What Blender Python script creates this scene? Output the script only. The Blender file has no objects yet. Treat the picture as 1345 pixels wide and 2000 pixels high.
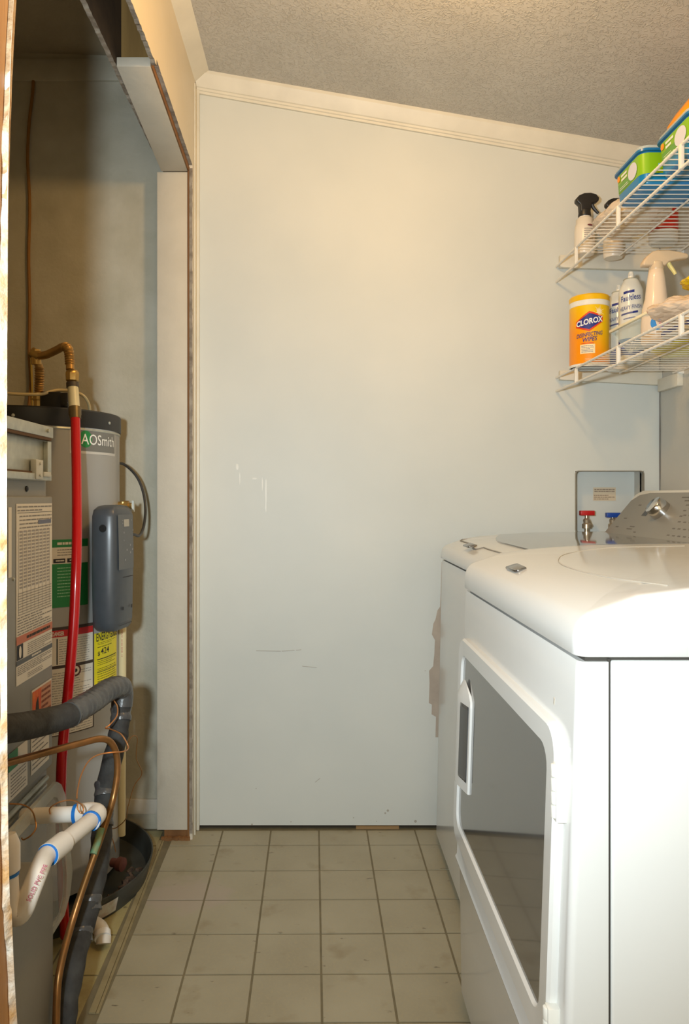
import bpy, bmesh, math, random
from mathutils import Vector, Matrix, noise
random.seed(7)
scene = bpy.context.scene
C = scene.collection
PI = math.pi
# ------------------------------------------------------------------ camera
F = 1446.0                                   # focal length in pixels of the 1345x2000 frame
VX, VY, CH = 623.0, 972.0, 1.08              # vanishing point, camera height
cam_data = bpy.data.cameras.new('camera')
cam = bpy.data.objects.new('camera', cam_data); C.objects.link(cam)
cam.location = (0, 0, CH); cam.rotation_euler = (PI/2, 0, 0)
cam_data.sensor_fit = 'VERTICAL'; cam_data.sensor_height = 36.0
cam_data.lens = 36.0*F/2000.0
cam_data.shift_x = (672.5-VX)/2000.0; cam_data.shift_y = -(1000-VY)/2000.0
cam_data.clip_start = 0.02
scene.camera = cam
# ------------------------------------------------------------------ light
w = bpy.data.worlds.new('world'); scene.world = w; w.use_nodes = True
w.node_tree.nodes['Background'].inputs[0].default_value = (1.0, 0.78, 0.42, 1)
w.node_tree.nodes['Background'].inputs[1].default_value = 0.6
def lamp(name, kind, loc, energy, col, size, target=None, size_y=None):
    d = bpy.data.lights.new(name, kind); d.energy = energy; d.color = col
    if kind == 'AREA':
        d.size = size
        if size_y: d.shape = 'RECTANGLE'; d.size_y = size_y
    else: d.shadow_soft_size = size
    o = bpy.data.objects.new(name, d); o.location = loc; C.objects.link(o)
    if target: o.rotation_euler = (Vector(target)-Vector(loc)).to_track_quat('-Z', 'Y').to_euler()
    return o
lamp('ceiling_bulb_light', 'POINT', (0.22, 1.42, 2.17), 15, (1.0, 0.60, 0.22), 0.06)
flash = lamp('camera_flash_light', 'SPOT', (-0.18, -0.03, 1.16), 100, (0.80, 0.93, 1.0), 0.035, (0.10, 2.4, 1.25))
flash.data.spot_size = math.radians(116); flash.data.spot_blend = 1.0
lamp('rear_fill_light', 'AREA', (0.30, -1.15, 1.35), 4, (1.0, 0.88, 0.66), 1.2, (0.25, 2.4, 1.0), 1.7)  # soft fill lamp added behind the camera, not a known daylight source
vs = scene.view_settings
vs.view_transform = 'Standard'; vs.look = 'None'; vs.gamma = 1.0; vs.use_curve_mapping = False
vs.exposure = 0.22
scene.display_settings.display_device = 'sRGB'

# ------------------------------------------------------------------ helpers
def P(x, y, Y): return Vector(((x-VX)/F*Y, Y, CH-(y-VY)/F*Y))
def srgb(r, g, b):
    f = lambda c: (c/12.92 if c <= 0.04045 else ((c+0.055)/1.055)**2.4)
    return (f(r/255), f(g/255), f(b/255), 1)
MATS = {}
def mat(name, rgb, rough=0.6, metal=0.0, var=0.0, vscale=8.0, bump=0.0, bscale=60.0, rgb2=None, spec=0.5,
        coat=0.0, alpha=1.0, trans=0.0, emit=None, stretch=None, detail=4):
    if name in MATS: return MATS[name]
    m = bpy.data.materials.new(name); m.use_nodes = True; nt = m.node_tree; N = nt.nodes; L = nt.links
    b = N['Principled BSDF']; col = srgb(*rgb)
    b.inputs['Base Color'].default_value = col; b.inputs['Roughness'].default_value = rough
    b.inputs['Metallic'].default_value = metal; b.inputs['Specular IOR Level'].default_value = spec
    b.inputs['Coat Weight'].default_value = coat; b.inputs['Coat Roughness'].default_value = 0.08
    b.inputs['Alpha'].default_value = alpha; b.inputs['Transmission Weight'].default_value = trans
    geo = N.new('ShaderNodeNewGeometry'); mp = N.new('ShaderNodeMapping')
    L.new(geo.outputs['Position'], mp.inputs['Vector'])
    if stretch: mp.inputs['Scale'].default_value = stretch
    if var > 0 or rgb2:
        n = N.new('ShaderNodeTexNoise'); n.inputs['Scale'].default_value = vscale; n.inputs['Detail'].default_value = detail
        L.new(mp.outputs['Vector'], n.inputs['Vector'])
        r = N.new('ShaderNodeValToRGB')
        if rgb2: c0 = col; c1 = srgb(*rgb2)
        else:
            c0 = tuple(max(0, c*(1-var)) for c in col[:3])+(1,); c1 = tuple(min(1, c*(1+var)) for c in col[:3])+(1,)
        r.color_ramp.elements[0].position = 0.32; r.color_ramp.elements[1].position = 0.68
        r.color_ramp.elements[0].color = c0; r.color_ramp.elements[1].color = c1
        L.new(n.outputs['Fac'], r.inputs['Fac']); L.new(r.outputs['Color'], b.inputs['Base Color'])
    if bump > 0:
        n2 = N.new('ShaderNodeTexNoise'); n2.inputs['Scale'].default_value = bscale; n2.inputs['Detail'].default_value = 3
        L.new(mp.outputs['Vector'], n2.inputs['Vector'])
        bp = N.new('ShaderNodeBump'); bp.inputs['Strength'].default_value = bump; bp.inputs['Distance'].default_value = 0.004
        L.new(n2.outputs['Fac'], bp.inputs['Height']); L.new(bp.outputs['Normal'], b.inputs['Normal'])
    if emit: b.inputs['Emission Color'].default_value = col; b.inputs['Emission Strength'].default_value = emit
    MATS[name] = m; return m

def tag(o, label=None, cat=None, group=None, kind=None):
    if label: o['label'] = label
    if cat: o['category'] = cat
    if group: o['group'] = group
    if kind: o['kind'] = kind
    return o
def empty(name, loc, label=None, cat=None, group=None, kind=None):
    o = bpy.data.objects.new(name, None); o.location = loc; o.empty_display_size = 0.05; C.objects.link(o)
    return tag(o, label, cat, group, kind)
def wloc(o):
    v = Vector((0, 0, 0))
    while o is not None: v += o.location; o = o.parent
    return v
class MB:
    def __init__(s): s.v = []; s.f = []; s.m = []; s.mi = 0
    def add(s, vs, fs):
        k = len(s.v); s.v += [Vector(v) for v in vs]; s.f += [tuple(i+k for i in f) for f in fs]; s.m += [s.mi]*len(fs)
    def box(s, x0, x1, y0, y1, z0, z1):
        s.add([(x0,y0,z0),(x1,y0,z0),(x1,y1,z0),(x0,y1,z0),(x0,y0,z1),(x1,y0,z1),(x1,y1,z1),(x0,y1,z1)],
              [(0,3,2,1),(4,5,6,7),(0,1,5,4),(1,2,6,5),(2,3,7,6),(3,0,4,7)]); return s
    def obox(s, c, ax, ay, az):     # oriented box: centre and half-axis vectors
        c = Vector(c); ax, ay, az = Vector(ax), Vector(ay), Vector(az)
        s.add([c-ax-ay-az, c+ax-ay-az, c+ax+ay-az, c-ax+ay-az, c-ax-ay+az, c+ax-ay+az, c+ax+ay+az, c-ax+ay+az],
              [(0,3,2,1),(4,5,6,7),(0,1,5,4),(1,2,6,5),(2,3,7,6),(3,0,4,7)]); return s
    def prism(s, poly, d):          # closed polygon of 3D points extruded by vector d
        n = len(poly); d = Vector(d); a = [Vector(p) for p in poly]; b = [p+d for p in a]
        s.add(a+b, [tuple(range(n-1, -1, -1)), tuple(range(n, 2*n))]+[(i, (i+1) % n, n+(i+1) % n, n+i) for i in range(n)]); return s
    def rings(s, R, closed=True, cap0=True, cap1=True):
        n = len(R[0]); k = len(s.v); fs = []; vs = [p for r in R for p in r]
        for j in range(len(R)-1):
            for i in range(n if closed else n-1):
                i2 = (i+1) % n; fs.append((j*n+i, j*n+i2, (j+1)*n+i2, (j+1)*n+i))
        if cap0: fs.append(tuple(range(n-1, -1, -1)))
        if cap1: fs.append(tuple((len(R)-1)*n+i for i in range(n)))
        s.add(vs, fs); return s
    def tube(s, pts, r, seg=12, cap=True):
        pts = [Vector(p) for p in pts]; n = len(pts)
        rr = r if isinstance(r, (list, tuple)) else [r]*n
        tg = []
        for i in range(n):
            a = pts[max(0, i-1)]; b = pts[min(n-1, i+1)]; tg.append((b-a).normalized())
        up = Vector((0, 0, 1)) if abs(tg[0].z) < 0.9 else Vector((1, 0, 0))
        u = tg[0].cross(up).normalized(); R = []
        for i in range(n):
            t = tg[i]; u = (u-t*u.dot(t)).normalized(); v = t.cross(u)
            R.append([pts[i]+(u*math.cos(2*PI*k/seg)+v*math.sin(2*PI*k/seg))*rr[i] for k in range(seg)])
        return s.rings(R, True, cap, cap)
    def lathe(s, c, prof, seg=32, ax=(0, 0, 1)):   # profile list (r, h) along axis
        c = Vector(c); ax = Vector(ax).normalized()
        up = Vector((0, 0, 1)) if abs(ax.z) < 0.9 else Vector((1, 0, 0))
        u = ax.cross(up).normalized(); v = ax.cross(u)
        R = [[c+ax*h+(u*math.cos(2*PI*k/seg)+v*math.sin(2*PI*k/seg))*max(r, 1e-5) for k in range(seg)] for r, h in prof]
        return s.rings(R, True, prof[0][0] > 1e-4, prof[-1][0] > 1e-4)
    def build(s, name, m, parent=None, smooth=True, bevel=0.0, segs=2, ang=35, keep_origin=False):
        me = bpy.data.meshes.new(name)
        if parent is not None: org = wloc(parent)
        elif keep_origin: org = Vector((0, 0, 0))
        else:
            xs = [v.x for v in s.v]; ys = [v.y for v in s.v]; zs = [v.z for v in s.v]
            org = Vector(((min(xs)+max(xs))/2, (min(ys)+max(ys))/2, min(zs)))
        me.from_pydata([v-org for v in s.v], [], s.f)
        ms = m if isinstance(m, (list, tuple)) else [m]
        for q in ms: me.materials.append(q)
        for p, i in zip(me.polygons, s.m): p.material_index = i
        bm = bmesh.new(); bm.from_mesh(me)
        bmesh.ops.recalc_face_normals(bm, faces=bm.faces)
        if bevel > 0:
            ed = [e for e in bm.edges if len(e.link_faces) == 2 and e.calc_face_angle(0) > math.radians(50)]
            bmesh.ops.bevel(bm, geom=ed, offset=bevel, segments=segs, affect='EDGES', profile=0.5, clamp_overlap=True)
        if smooth:
            for f in bm.faces: f.smooth = True
            for e in bm.edges:
                e.smooth = not (len(e.link_faces) == 2 and e.calc_face_angle(0) > math.radians(ang))
        bm.to_mesh(me); bm.free()
        o = bpy.data.objects.new(name, me); C.objects.link(o)
        if parent is not None: o.parent = parent
        else: o.location = org
        return o
def smoothpath(pts, n=8):
    pts = [Vector(p) for p in pts]; out = []
    for i in range(len(pts)-1):
        p0 = pts[max(i-1, 0)]; p1 = pts[i]; p2 = pts[i+1]; p3 = pts[min(i+2, len(pts)-1)]
        for k in range(n):
            t = k/n
            out.append(0.5*((2*p1)+(p2-p0)*t+(2*p0-5*p1+4*p2-p3)*t*t+(3*p1-p0-3*p2+p3)*t**3))
    out.append(pts[-1]); return out
def text(body, size, fn, name, m, parent, bold=0.0, sx=1.0, align='LEFT', shear=0.0):
    cu = bpy.data.curves.new('t', 'FONT'); cu.body = body; cu.size = size; cu.offset = bold*size; cu.align_x = align
    cu.resolution_u = 3; cu.shear = shear
    o = bpy.data.objects.new('t', cu); C.objects.link(o)
    dg = bpy.context.evaluated_depsgraph_get(); dg.update()
    me = bpy.data.meshes.new_from_object(o.evaluated_get(dg))
    bpy.data.objects.remove(o); bpy.data.curves.remove(cu)
    org = wloc(parent)
    bm = bmesh.new(); bm.from_mesh(me)
    if size > 0.03: bmesh.ops.subdivide_edges(bm, edges=[e for e in bm.edges if e.calc_length() > size*0.25], cuts=2)
    for v in bm.verts: v.co = Vector(fn(v.co.x*sx, v.co.y))-org
    bm.to_mesh(me); bm.free(); me.materials.clear(); me.materials.append(m); me.name = name
    q = bpy.data.objects.new(name, me); C.objects.link(q); q.parent = parent; return q
def patch(mb, fn, u0, u1, v0, v1, nu=1, nv=1):
    vs = [fn(u0+(u1-u0)*i/nu, v0+(v1-v0)*j/nv) for j in range(nv+1) for i in range(nu+1)]
    mb.add(vs, [(j*(nu+1)+i, j*(nu+1)+i+1, (j+1)*(nu+1)+i+1, (j+1)*(nu+1)+i) for j in range(nv) for i in range(nu)])
def print_lines(fn, u0, u1, v0, v1, rows, m, parent, name='fine_print', fill=0.45, words=True, nu=1):
    mb = MB(); h = (v1-v0)/rows
    for r in range(rows):
        y = v1-(r+0.75)*h; u = u0; end = u1-(u1-u0)*random.choice([0, 0, 0.05, 0.3])
        while u < end:
            wd = (u1-u0)*random.uniform(0.04, 0.16) if words else (u1-u0)
            wd = min(wd, end-u); patch(mb, fn, u, u+wd, y, y+h*fill, nu, 1); u += wd+(u1-u0)*0.018
    return mb.build(name, m, parent, smooth=False)
def copy_tree(o, parent=None):
    c = o.copy(); C.objects.link(c); c.parent = parent
    for ch in list(o.children): copy_tree(ch, c)
    return c

# ------------------------------------------------------------------ materials
def wall_mat(name, c0, c1, vs_=1.6, bump=0.15, rough=0.55):
    return mat(name, c0, rough=rough, rgb2=c1, vscale=vs_, bump=bump, bscale=35)
M_wall = mat('painted_panel_wall', (204, 207, 202), rough=0.5, rgb2=(214, 215, 208), vscale=2.2, bump=0.55, bscale=6)
M_wall_r = mat('side_wall_paint', (196, 193, 182), rough=0.6, rgb2=(204, 200, 190), vscale=3, bump=0.25, bscale=60)
M_closet = mat('closet_wall_paint', (178, 172, 152), rough=0.6, rgb2=(192, 186, 168), vscale=9, bump=0.3, bscale=70)
M_trim = mat('trim_paint', (218, 212, 196), rough=0.45, var=0.05, vscale=12, bump=0.1, bscale=50)
M_board = mat('worn_white_board', (208, 200, 184), rough=0.6, rgb2=(200, 192, 176), vscale=9, bump=0.25, bscale=60)
M_sheet = mat('drywall_edge', (170, 160, 146), rough=0.9, rgb2=(120, 108, 95), vscale=30, bump=0.6, bscale=120)
M_wood = mat('raw_pine', (140, 96, 52), rough=0.75, rgb2=(112, 74, 38), vscale=14, stretch=(1, 1, 0.12), bump=0.3, bscale=70)
M_wood_dark = mat('raw_stud_pine', (150, 118, 66), rough=0.8, rgb2=(120, 92, 48), vscale=18, stretch=(1, 1, 0.1), bump=0.2)
M_brownboard = mat('brown_panel_back', (92, 72, 50), rough=0.9, rgb2=(74, 58, 42), vscale=20)
M_white_enamel = mat('white_appliance_enamel', (226, 226, 223), rough=0.16, spec=0.5, coat=0.25)
M_white_plastic = mat('white_plastic', (232, 230, 222), rough=0.3)
M_seam = mat('dark_seam', (60, 56, 50), rough=0.8)
M_glass = mat('smoked_door_glass', (92, 90, 86), rough=0.05, spec=0.6, coat=0.5)
M_lidglass = mat('grey_lid_glass', (112, 114, 112), rough=0.06, spec=0.6, coat=0.4)
M_chrome = mat('chrome', (205, 205, 205), rough=0.12, metal=1.0)
M_darkgrey = mat('dark_grey_plastic', (72, 76, 80), rough=0.32, var=0.06, vscale=40)
M_silver = mat('silver_console', (152, 149, 141), rough=0.4, metal=0.25)
M_print = mat('grey_print', (110, 106, 98), rough=0.6)
M_ink = mat('black_ink', (34, 32, 34), rough=0.6)
M_inkgrey = mat('grey_ink', (136, 131, 126), rough=0.6)
M_paper = mat('label_paper', (226, 218, 204), rough=0.5)
M_wire = mat('white_vinyl_wire', (232, 226, 214), rough=0.35)
M_tank = mat('grey_tank_paint', (158, 157, 153), rough=0.3, spec=0.5)
M_furn = mat('grey_cabinet_paint', (138, 136, 128), rough=0.42, var=0.05, vscale=10)
M_galv = mat('galvanised_steel', (190, 192, 182), rough=0.42, metal=0.55, var=0.12, vscale=40)
M_black = mat('black_plastic', (34, 33, 32), rough=0.4)
M_pan = mat('black_drain_pan', (62, 64, 60), rough=0.45, var=0.2, vscale=20)
M_foam = mat('black_foam_insulation', (64, 64, 62), rough=0.8, rgb2=(42, 40, 38), vscale=30, bump=0.5, bscale=90)
M_tape = mat('glossy_black_tape', (66, 66, 68), rough=0.3, rgb2=(92, 90, 86), vscale=25, bump=0.5, bscale=70)
M_copper = mat('aged_copper', (176, 122, 72), rough=0.35, metal=0.75, rgb2=(140, 104, 60), vscale=30)
M_copper_thin = mat('thin_copper_wire', (190, 130, 80), rough=0.35, metal=0.6)
M_verd = mat('verdigris', (96, 150, 120), rough=0.7, rgb2=(140, 130, 80), vscale=60)
M_brass = mat('brass', (186, 150, 86), rough=0.35, metal=0.8)
M_flex = mat('corrugated_copper', (172, 132, 72), rough=0.4, metal=0.6, var=0.15, vscale=40)
M_pvc = mat('white_pvc', (226, 218, 206), rough=0.35)
M_pvcblue = mat('blue_primer', (24, 110, 190), rough=0.4)
M_cpvc = mat('ivory_cpvc', (218, 204, 160), rough=0.35)
M_red = mat('red_pex', (190, 12, 16), rough=0.25, coat=0.3)
M_redprint = mat('red_print', (190, 90, 90), rough=0.6)
M_black_hose = mat('black_cable', (48, 46, 44), rough=0.45)
M_beige_wire = mat('beige_cable', (196, 176, 130), rough=0.5)
M_rustwire = mat('brown_thermostat_wire', (142, 98, 40), rough=0.6)
M_gap = mat('gap_shadow_wood', (58, 48, 36), rough=0.9)
M_clearplastic = mat('clear_plastic_cover', (225, 228, 228), rough=0.08, alpha=0.22, spec=0.7)
M_clearrim = mat('clear_plastic_rim', (215, 215, 205), rough=0.15, alpha=0.55)
M_bag = mat('clear_crinkled_bag', (226, 208, 186), rough=0.12, alpha=0.8, bump=0.9, bscale=70)

# floor tile vinyl
def floor_mat(name, c0, c1, dark):
    m = mat(name, c0, rough=0.42, rgb2=c1, vscale=5, bump=0.12, bscale=90)
    nt = m.node_tree; N = nt.nodes; L = nt.links; b = N['Principled BSDF']
    src = b.inputs['Base Color'].links[0].from_socket
    geo = [n for n in N if n.type == 'NEW_GEOMETRY'][0]
    def layer(src, vec_scale, scale, lo, hi, col, amt, det=6):
        n = N.new('ShaderNodeTexNoise'); n.inputs['Scale'].default_value = scale; n.inputs['Detail'].default_value = det
        mp = N.new('ShaderNodeMapping'); mp.inputs['Scale'].default_value = vec_scale; mp.inputs['Location'].default_value = (scale, 3.1, 0)
        L.new(geo.outputs['Position'], mp.inputs['Vector']); L.new(mp.outputs['Vector'], n.inputs['Vector'])
        r = N.new('ShaderNodeValToRGB'); r.color_ramp.elements[0].position = lo; r.color_ramp.elements[1].position = hi
        r.color_ramp.elements[0].color = (0, 0, 0, 1); r.color_ramp.elements[1].color = (amt, amt, amt, 1)
        L.new(n.outputs['Fac'], r.inputs['Fac'])
        mx = N.new('ShaderNodeMixRGB'); mx.inputs['Color2'].default_value = srgb(*col)
        L.new(r.outputs['Color'], mx.inputs['Fac']); L.new(src, mx.inputs['Color1']); return mx.outputs['Color']
    src = layer(src, (1, 1, 1), 130, 0.5, 0.75, (176, 160, 126), 0.4, 2)
    src = layer(src, (1, 1, 1), 9, 0.60, 0.72, dark, 0.5)
    src = layer(src, (1, 2.2, 1), 24, 0.68, 0.74, (70, 62, 44), 0.75)
    # scraped grey patch near the closet threshold
    sub = N.new('ShaderNodeVectorMath'); sub.operation = 'SUBTRACT'; sub.inputs[1].default_value = (-0.36, 2.01, 0)
    L.new(geo.outputs['Position'], sub.inputs[0])
    sc = N.new('ShaderNodeVectorMath'); sc.operation = 'MULTIPLY'; sc.inputs[1].default_value = (1.0, 1.35, 0)
    L.new(sub.outputs[0], sc.inputs[0])
    ln = N.new('ShaderNodeVectorMath'); ln.operation = 'LENGTH'; L.new(sc.outputs[0], ln.inputs[0])
    nz = N.new('ShaderNodeTexNoise'); nz.inputs['Scale'].default_value = 22; nz.inputs['Detail'].default_value = 5
    L.new(geo.outputs['Position'], nz.inputs['Vector'])
    ad = N.new('ShaderNodeMath'); ad.operation = 'MULTIPLY_ADD'; ad.inputs[1].default_value = 0.16
    L.new(nz.outputs['Fac'], ad.inputs[0]); L.new(ln.outputs['Value'], ad.inputs[2])
    r = N.new('ShaderNodeValToRGB'); r.color_ramp.elements[0].position = 0.165; r.color_ramp.elements[1].position = 0.215
    r.color_ramp.elements[0].color = (0.8, 0.8, 0.8, 1); r.color_ramp.elements[1].color = (0, 0, 0, 1)
    L.new(ad.outputs[0], r.inputs['Fac'])
    mx = N.new('ShaderNodeMixRGB'); mx.inputs['Color2'].default_value = srgb(172, 158, 142)
    L.new(r.outputs['Color'], mx.inputs['Fac']); L.new(src, mx.inputs['Color1']); L.new(mx.outputs['Color'], b.inputs['Base Color'])
    return m
M_tile = floor_mat('vinyl_tile', (158, 149, 124), (170, 162, 138), (134, 118, 84))
M_tile_c = floor_mat('vinyl_tile_closet', (164, 150, 100), (172, 160, 114), (134, 114, 70))
M_grout = mat('vinyl_joint', (120, 110, 84), rough=0.7, var=0.15, vscale=20)
# ceiling: stomped texture
M_ceil = mat('textured_ceiling', (188, 184, 176), rough=0.5, rgb2=(196, 192, 184), vscale=5)
def ceil_bump(m):
    nt = m.node_tree; N = nt.nodes; L = nt.links; b = N['Principled BSDF']
    geo = [n for n in N if n.type == 'NEW_GEOMETRY'][0]
    n1 = N.new('ShaderNodeTexNoise'); n1.inputs['Scale'].default_value = 60; n1.inputs['Detail'].default_value = 3; n1.inputs['Distortion'].default_value = 2.4
    L.new(geo.outputs['Position'], n1.inputs['Vector'])
    n2 = N.new('ShaderNodeTexNoise'); n2.inputs['Scale'].default_value = 140; n2.inputs['Detail'].default_value = 4; n2.inputs['Distortion'].default_value = 1.5
    L.new(geo.outputs['Position'], n2.inputs['Vector'])
    r = N.new('ShaderNodeValToRGB'); r.color_ramp.elements[0].position = 0.5; r.color_ramp.elements[1].position = 0.62
    L.new(n1.outputs['Fac'], r.inputs['Fac'])
    mu = N.new('ShaderNodeMath'); mu.operation = 'MULTIPLY'; L.new(r.outputs['Color'], mu.inputs[0]); L.new(n2.outputs['Fac'], mu.inputs[1])
    bp = N.new('ShaderNodeBump'); bp.inputs['Strength'].default_value = 0.75; bp.inputs['Distance'].default_value = 0.004
    L.new(mu.outputs[0], bp.inputs['Height']); L.new(bp.outputs['Normal'], b.inputs['Normal'])
ceil_bump(M_ceil)

# ------------------------------------------------------------------ setting
D = 2.414                                    # back wall
XL, XR = -0.40, 1.112                        # room side walls
def ceilz(x): return 2.448-0.175*(x+0.345)
def closetz(x): return 2.53-0.03*(x+0.95)
def struct(o): o['kind'] = 'structure'; return o

fl = struct(empty('floor', (0.3, 1.2, -0.03)))
MB().box(-1.4, XR+0.1, -1.3, D+0.08, -0.03, -0.0015).build('subfloor', M_grout, fl, smooth=False)
T = 0.1555; ang = math.radians(0.45)
def rot(x, y):
    dx, dy = x-0.0, y-2.30
    return (dx*math.cos(ang)-dy*math.sin(ang), 2.30+dx*math.sin(ang)+dy*math.cos(ang))
for i in range(-6, 8):
    for j in range(-1, 11):
        x0, x1 = i*T+0.0026, (i+1)*T-0.0026; y1, y0 = 2.30-(j)*T-0.0026, 2.30-(j+1)*T+0.0026
        y1 = min(y1, D-0.012)
        segs = []
        if x0 < -0.49 < x1: segs = [(x0, -0.505, True), (-0.475, x1, False)]
        else: segs = [(x0, x1, x1 < -0.49)]
        for a, b, cl in segs:
            b = min(b, XR-0.005)
            if b-a < 0.012 or y1-y0 < 0.01: continue
            if cl and j > 8: continue
            dz = random.uniform(-0.0003, 0.0003)
            poly = [rot(a, y0), rot(b, y0), rot(b, y1), rot(a, y1)]
            mb = MB(); mb.prism([(p[0], p[1], -0.0015) for p in poly], (0, 0, 0.0015+dz))
            mb.build('tile', M_tile_c if cl else M_tile, fl, smooth=False)
# flat threshold strip between the closet floor and the room floor
thr = MB()
pts = [(-0.506, 2.33), (-0.494, 2.33), (-0.468, 1.55), (-0.482, 1.55)]
thr.prism([(x, y, -0.001) for x, y in pts], (0, 0, 0.0035))
thr.prism([(-0.493, 2.33, -0.001), (-0.487, 2.33, -0.001), (-0.461, 1.55, -0.001), (-0.467, 1.55, -0.001)], (0, 0, 0.0018))
struct(thr.build('trim_threshold', mat('threshold_strip', (140, 126, 90), rough=0.6, rgb2=(158, 144, 108), vscale=25), None, smooth=False))

# back wall with the recessed supply-box opening
HX0, HX1, HZ0, HZ1 = 0.835, 1.058, 0.966, 1.167
def wallseg(mb, x0, x1, z0, z1, y=D, th=0.03):
    zt0 = z1 if z1 is not None else ceilz(x0)+0.01; zt1 = z1 if z1 is not None else ceilz(x1)+0.01
    mb.prism([(x0, y, z0), (x1, y, z0), (x1, y, zt1), (x0, y, zt0)], (0, th, 0))
bw = struct(empty('wall_back', (0.3, D, 0)))
mb = MB(); Z0 = 0.012
wallseg(mb, XL-0.012, HX0, Z0, None); wallseg(mb, HX0, HX1, Z0, HZ0); wallseg(mb, HX0, HX1, HZ1, None); wallseg(mb, HX1, XR+0.05, Z0, None)
mb.build('wall_panel', M_wall, bw, smooth=False)
MB().box(-0.40, XR, D+0.012, D+0.04, 0.0, 0.03).build('dark_gap', M_gap, bw, smooth=False)
MB().box(0.12, 0.26, D-0.004, D+0.02, 0.0, 0.009).build('exposed_plywood', mat('ply_edge', (150, 120, 80), rough=0.8), bw, smooth=False)
# rubbed and patched places on the panel: thin raised skins of filler
def blob(cx, cz, rx, rz, seed, n=40, rag=0.25, y=D-0.0012):
    random.seed(seed); pts = []
    for k in range(n):
        a = 2*PI*k/n; q = 1+rag*(noise.noise(Vector((math.cos(a)*2, math.sin(a)*2, seed)))*1.6)
        pts.append((cx+rx*q*math.cos(a), y, cz+rz*q*math.sin(a)))
    return pts
M_fill = mat('wall_filler', (222, 220, 210), rough=0.4, var=0.03, vscale=20)
M_torn = mat('torn_wall_paper', (186, 172, 156), rough=0.8, rgb2=(172, 158, 144), vscale=20)
pts = []
random.seed(3)
zz = 0.98; left = []
wid = [(862, 1098), (861, 1130), (860, 1160), (859, 1185), (854, 1192), (850, 1210), (846, 1218), (843, 1239), (849, 1250), (848, 1275), (845.5, 1301), (837.5, 1310), (838.5, 1335), (837, 1373), (843, 1376), (842.5, 1395), (851, 1400), (850, 1440)]
left = [Vector((P(x, y, D).x, D-0.0008, P(x, y, D).z)) for x, y in wid]
mb = MB(); mb.prism(left+[(0.42, D-0.0008, left[-1].z), (0.42, D-0.0008, left[0].z)], (0, 0.0015, 0)); mb.build('torn_paper', M_torn, bw, smooth=False)
mb = MB()
for (x, y, rx, rz, s) in [(519, 968, .0022, .055, 1), (512, 945, .0015, .02, 2), (497, 935, .008, .003, 5), (463, 912, .004, .010, 8), (468, 935, .002, .02, 9)]:
    p = P(x, y, D); mb.prism(blob(p.x, p.z, rx, rz, s), (0, 0.0015, 0))
mb.build('filler_smear', M_fill, bw, smooth=False)
mb = MB()
for (x, y, r) in [(811, 1604, .0045), (757, 1583, .004), (752, 1588, .003), (492, 1610, .003), (500, 1540, .0015), (568, 1605, .002), (690, 1597, .002), (830, 1310, .0015), (735, 1604, .0015)]:
    p = P(x, y, D); mb.lathe((p.x, D-0.0008, p.z), [(r, 0), (r*0.8, 0.001)], 10, (0, 1, 0))
for (x0, y0, x1, y1) in [(500, 1271, 548, 1272), (550, 1272, 575, 1270), (578, 1270, 588, 1269), (590, 1301, 618, 1304), (615, 1528, 625, 1520)]:
    a = P(x0, y0, D-0.0006); b = P(x1, y1, D-0.0006); mb.obox((a+b)/2, (b-a)/2, (0, .0004, 0), (0, 0, .0008))
mb.build('scuff_mark', mat('scuff', (172, 166, 154), rough=0.8), bw, smooth=False)

# right wall, closet walls, near walls behind the camera
mb = MB(); mb.box(XR, XR+0.04, -1.3, D, 0, 2.30); struct(mb.build('wall_right', M_wall_r, None, smooth=False))
mb = MB()
a = [(XR-0.0025, D-0.001-0.0008*abs(math.sin(k)), 0.6+k*0.05) for k in range(34)]
mb.tube(a, [0.0012+0.0008*random.random() for _ in a], 6); struct(mb.build('trim_corner_crack', mat('corner_crack', (110, 104, 96), rough=0.8), None))
cw = struct(empty('wall_closet_back', (-0.9, D, 0)))
MB().box(-1.45, XL-0.012, D, D+0.03, 0, 2.62).build('wall_panel', M_closet, cw, smooth=False)
struct(MB().box(-1.45, -1.40, 0.80, D, 0, 2.62).build('wall_closet_left', M_closet, None, smooth=False))
struct(MB().box(-1.45, -0.505, 0.76, 0.80, 0, 2.62).build('wall_closet_near', M_closet, None, smooth=False))
mb = MB(); mb.prism([(-1.45, D+0.03, closetz(-1.45)), (-0.5, D+0.03, closetz(-.5)), (-0.5, D+0.03, 2.66), (-1.45, D+0.03, 2.66)], (0, -1.7, 0))
struct(mb.build('ceiling_closet', mat('closet_ceiling', (170, 160, 138), rough=0.8, var=0.05, vscale=10, bump=0.4, bscale=60), None, smooth=False))
struct(MB().box(-1.40, -0.50, D-0.012, D, 2.435, 2.505).build('trim_closet_top', M_closet, None, bevel=0.003))
struct(MB().box(-1.40, -0.50, D-0.010, D, 0.052, 0.10).build('baseboard_closet', M_board, None, bevel=0.002))
# ceiling of the room
mb = MB(); y0, y1 = -1.3, D+0.03
mb.prism([(XL-0.01, y1, ceilz(XL-0.01)), (XR+0.04, y1, ceilz(XR+0.04)), (XR+0.04, y1, 2.60), (XL-0.01, y1, 2.60)], (0, y0-y1, 0))
struct(mb.build('ceiling', M_ceil, None, smooth=False))
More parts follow.
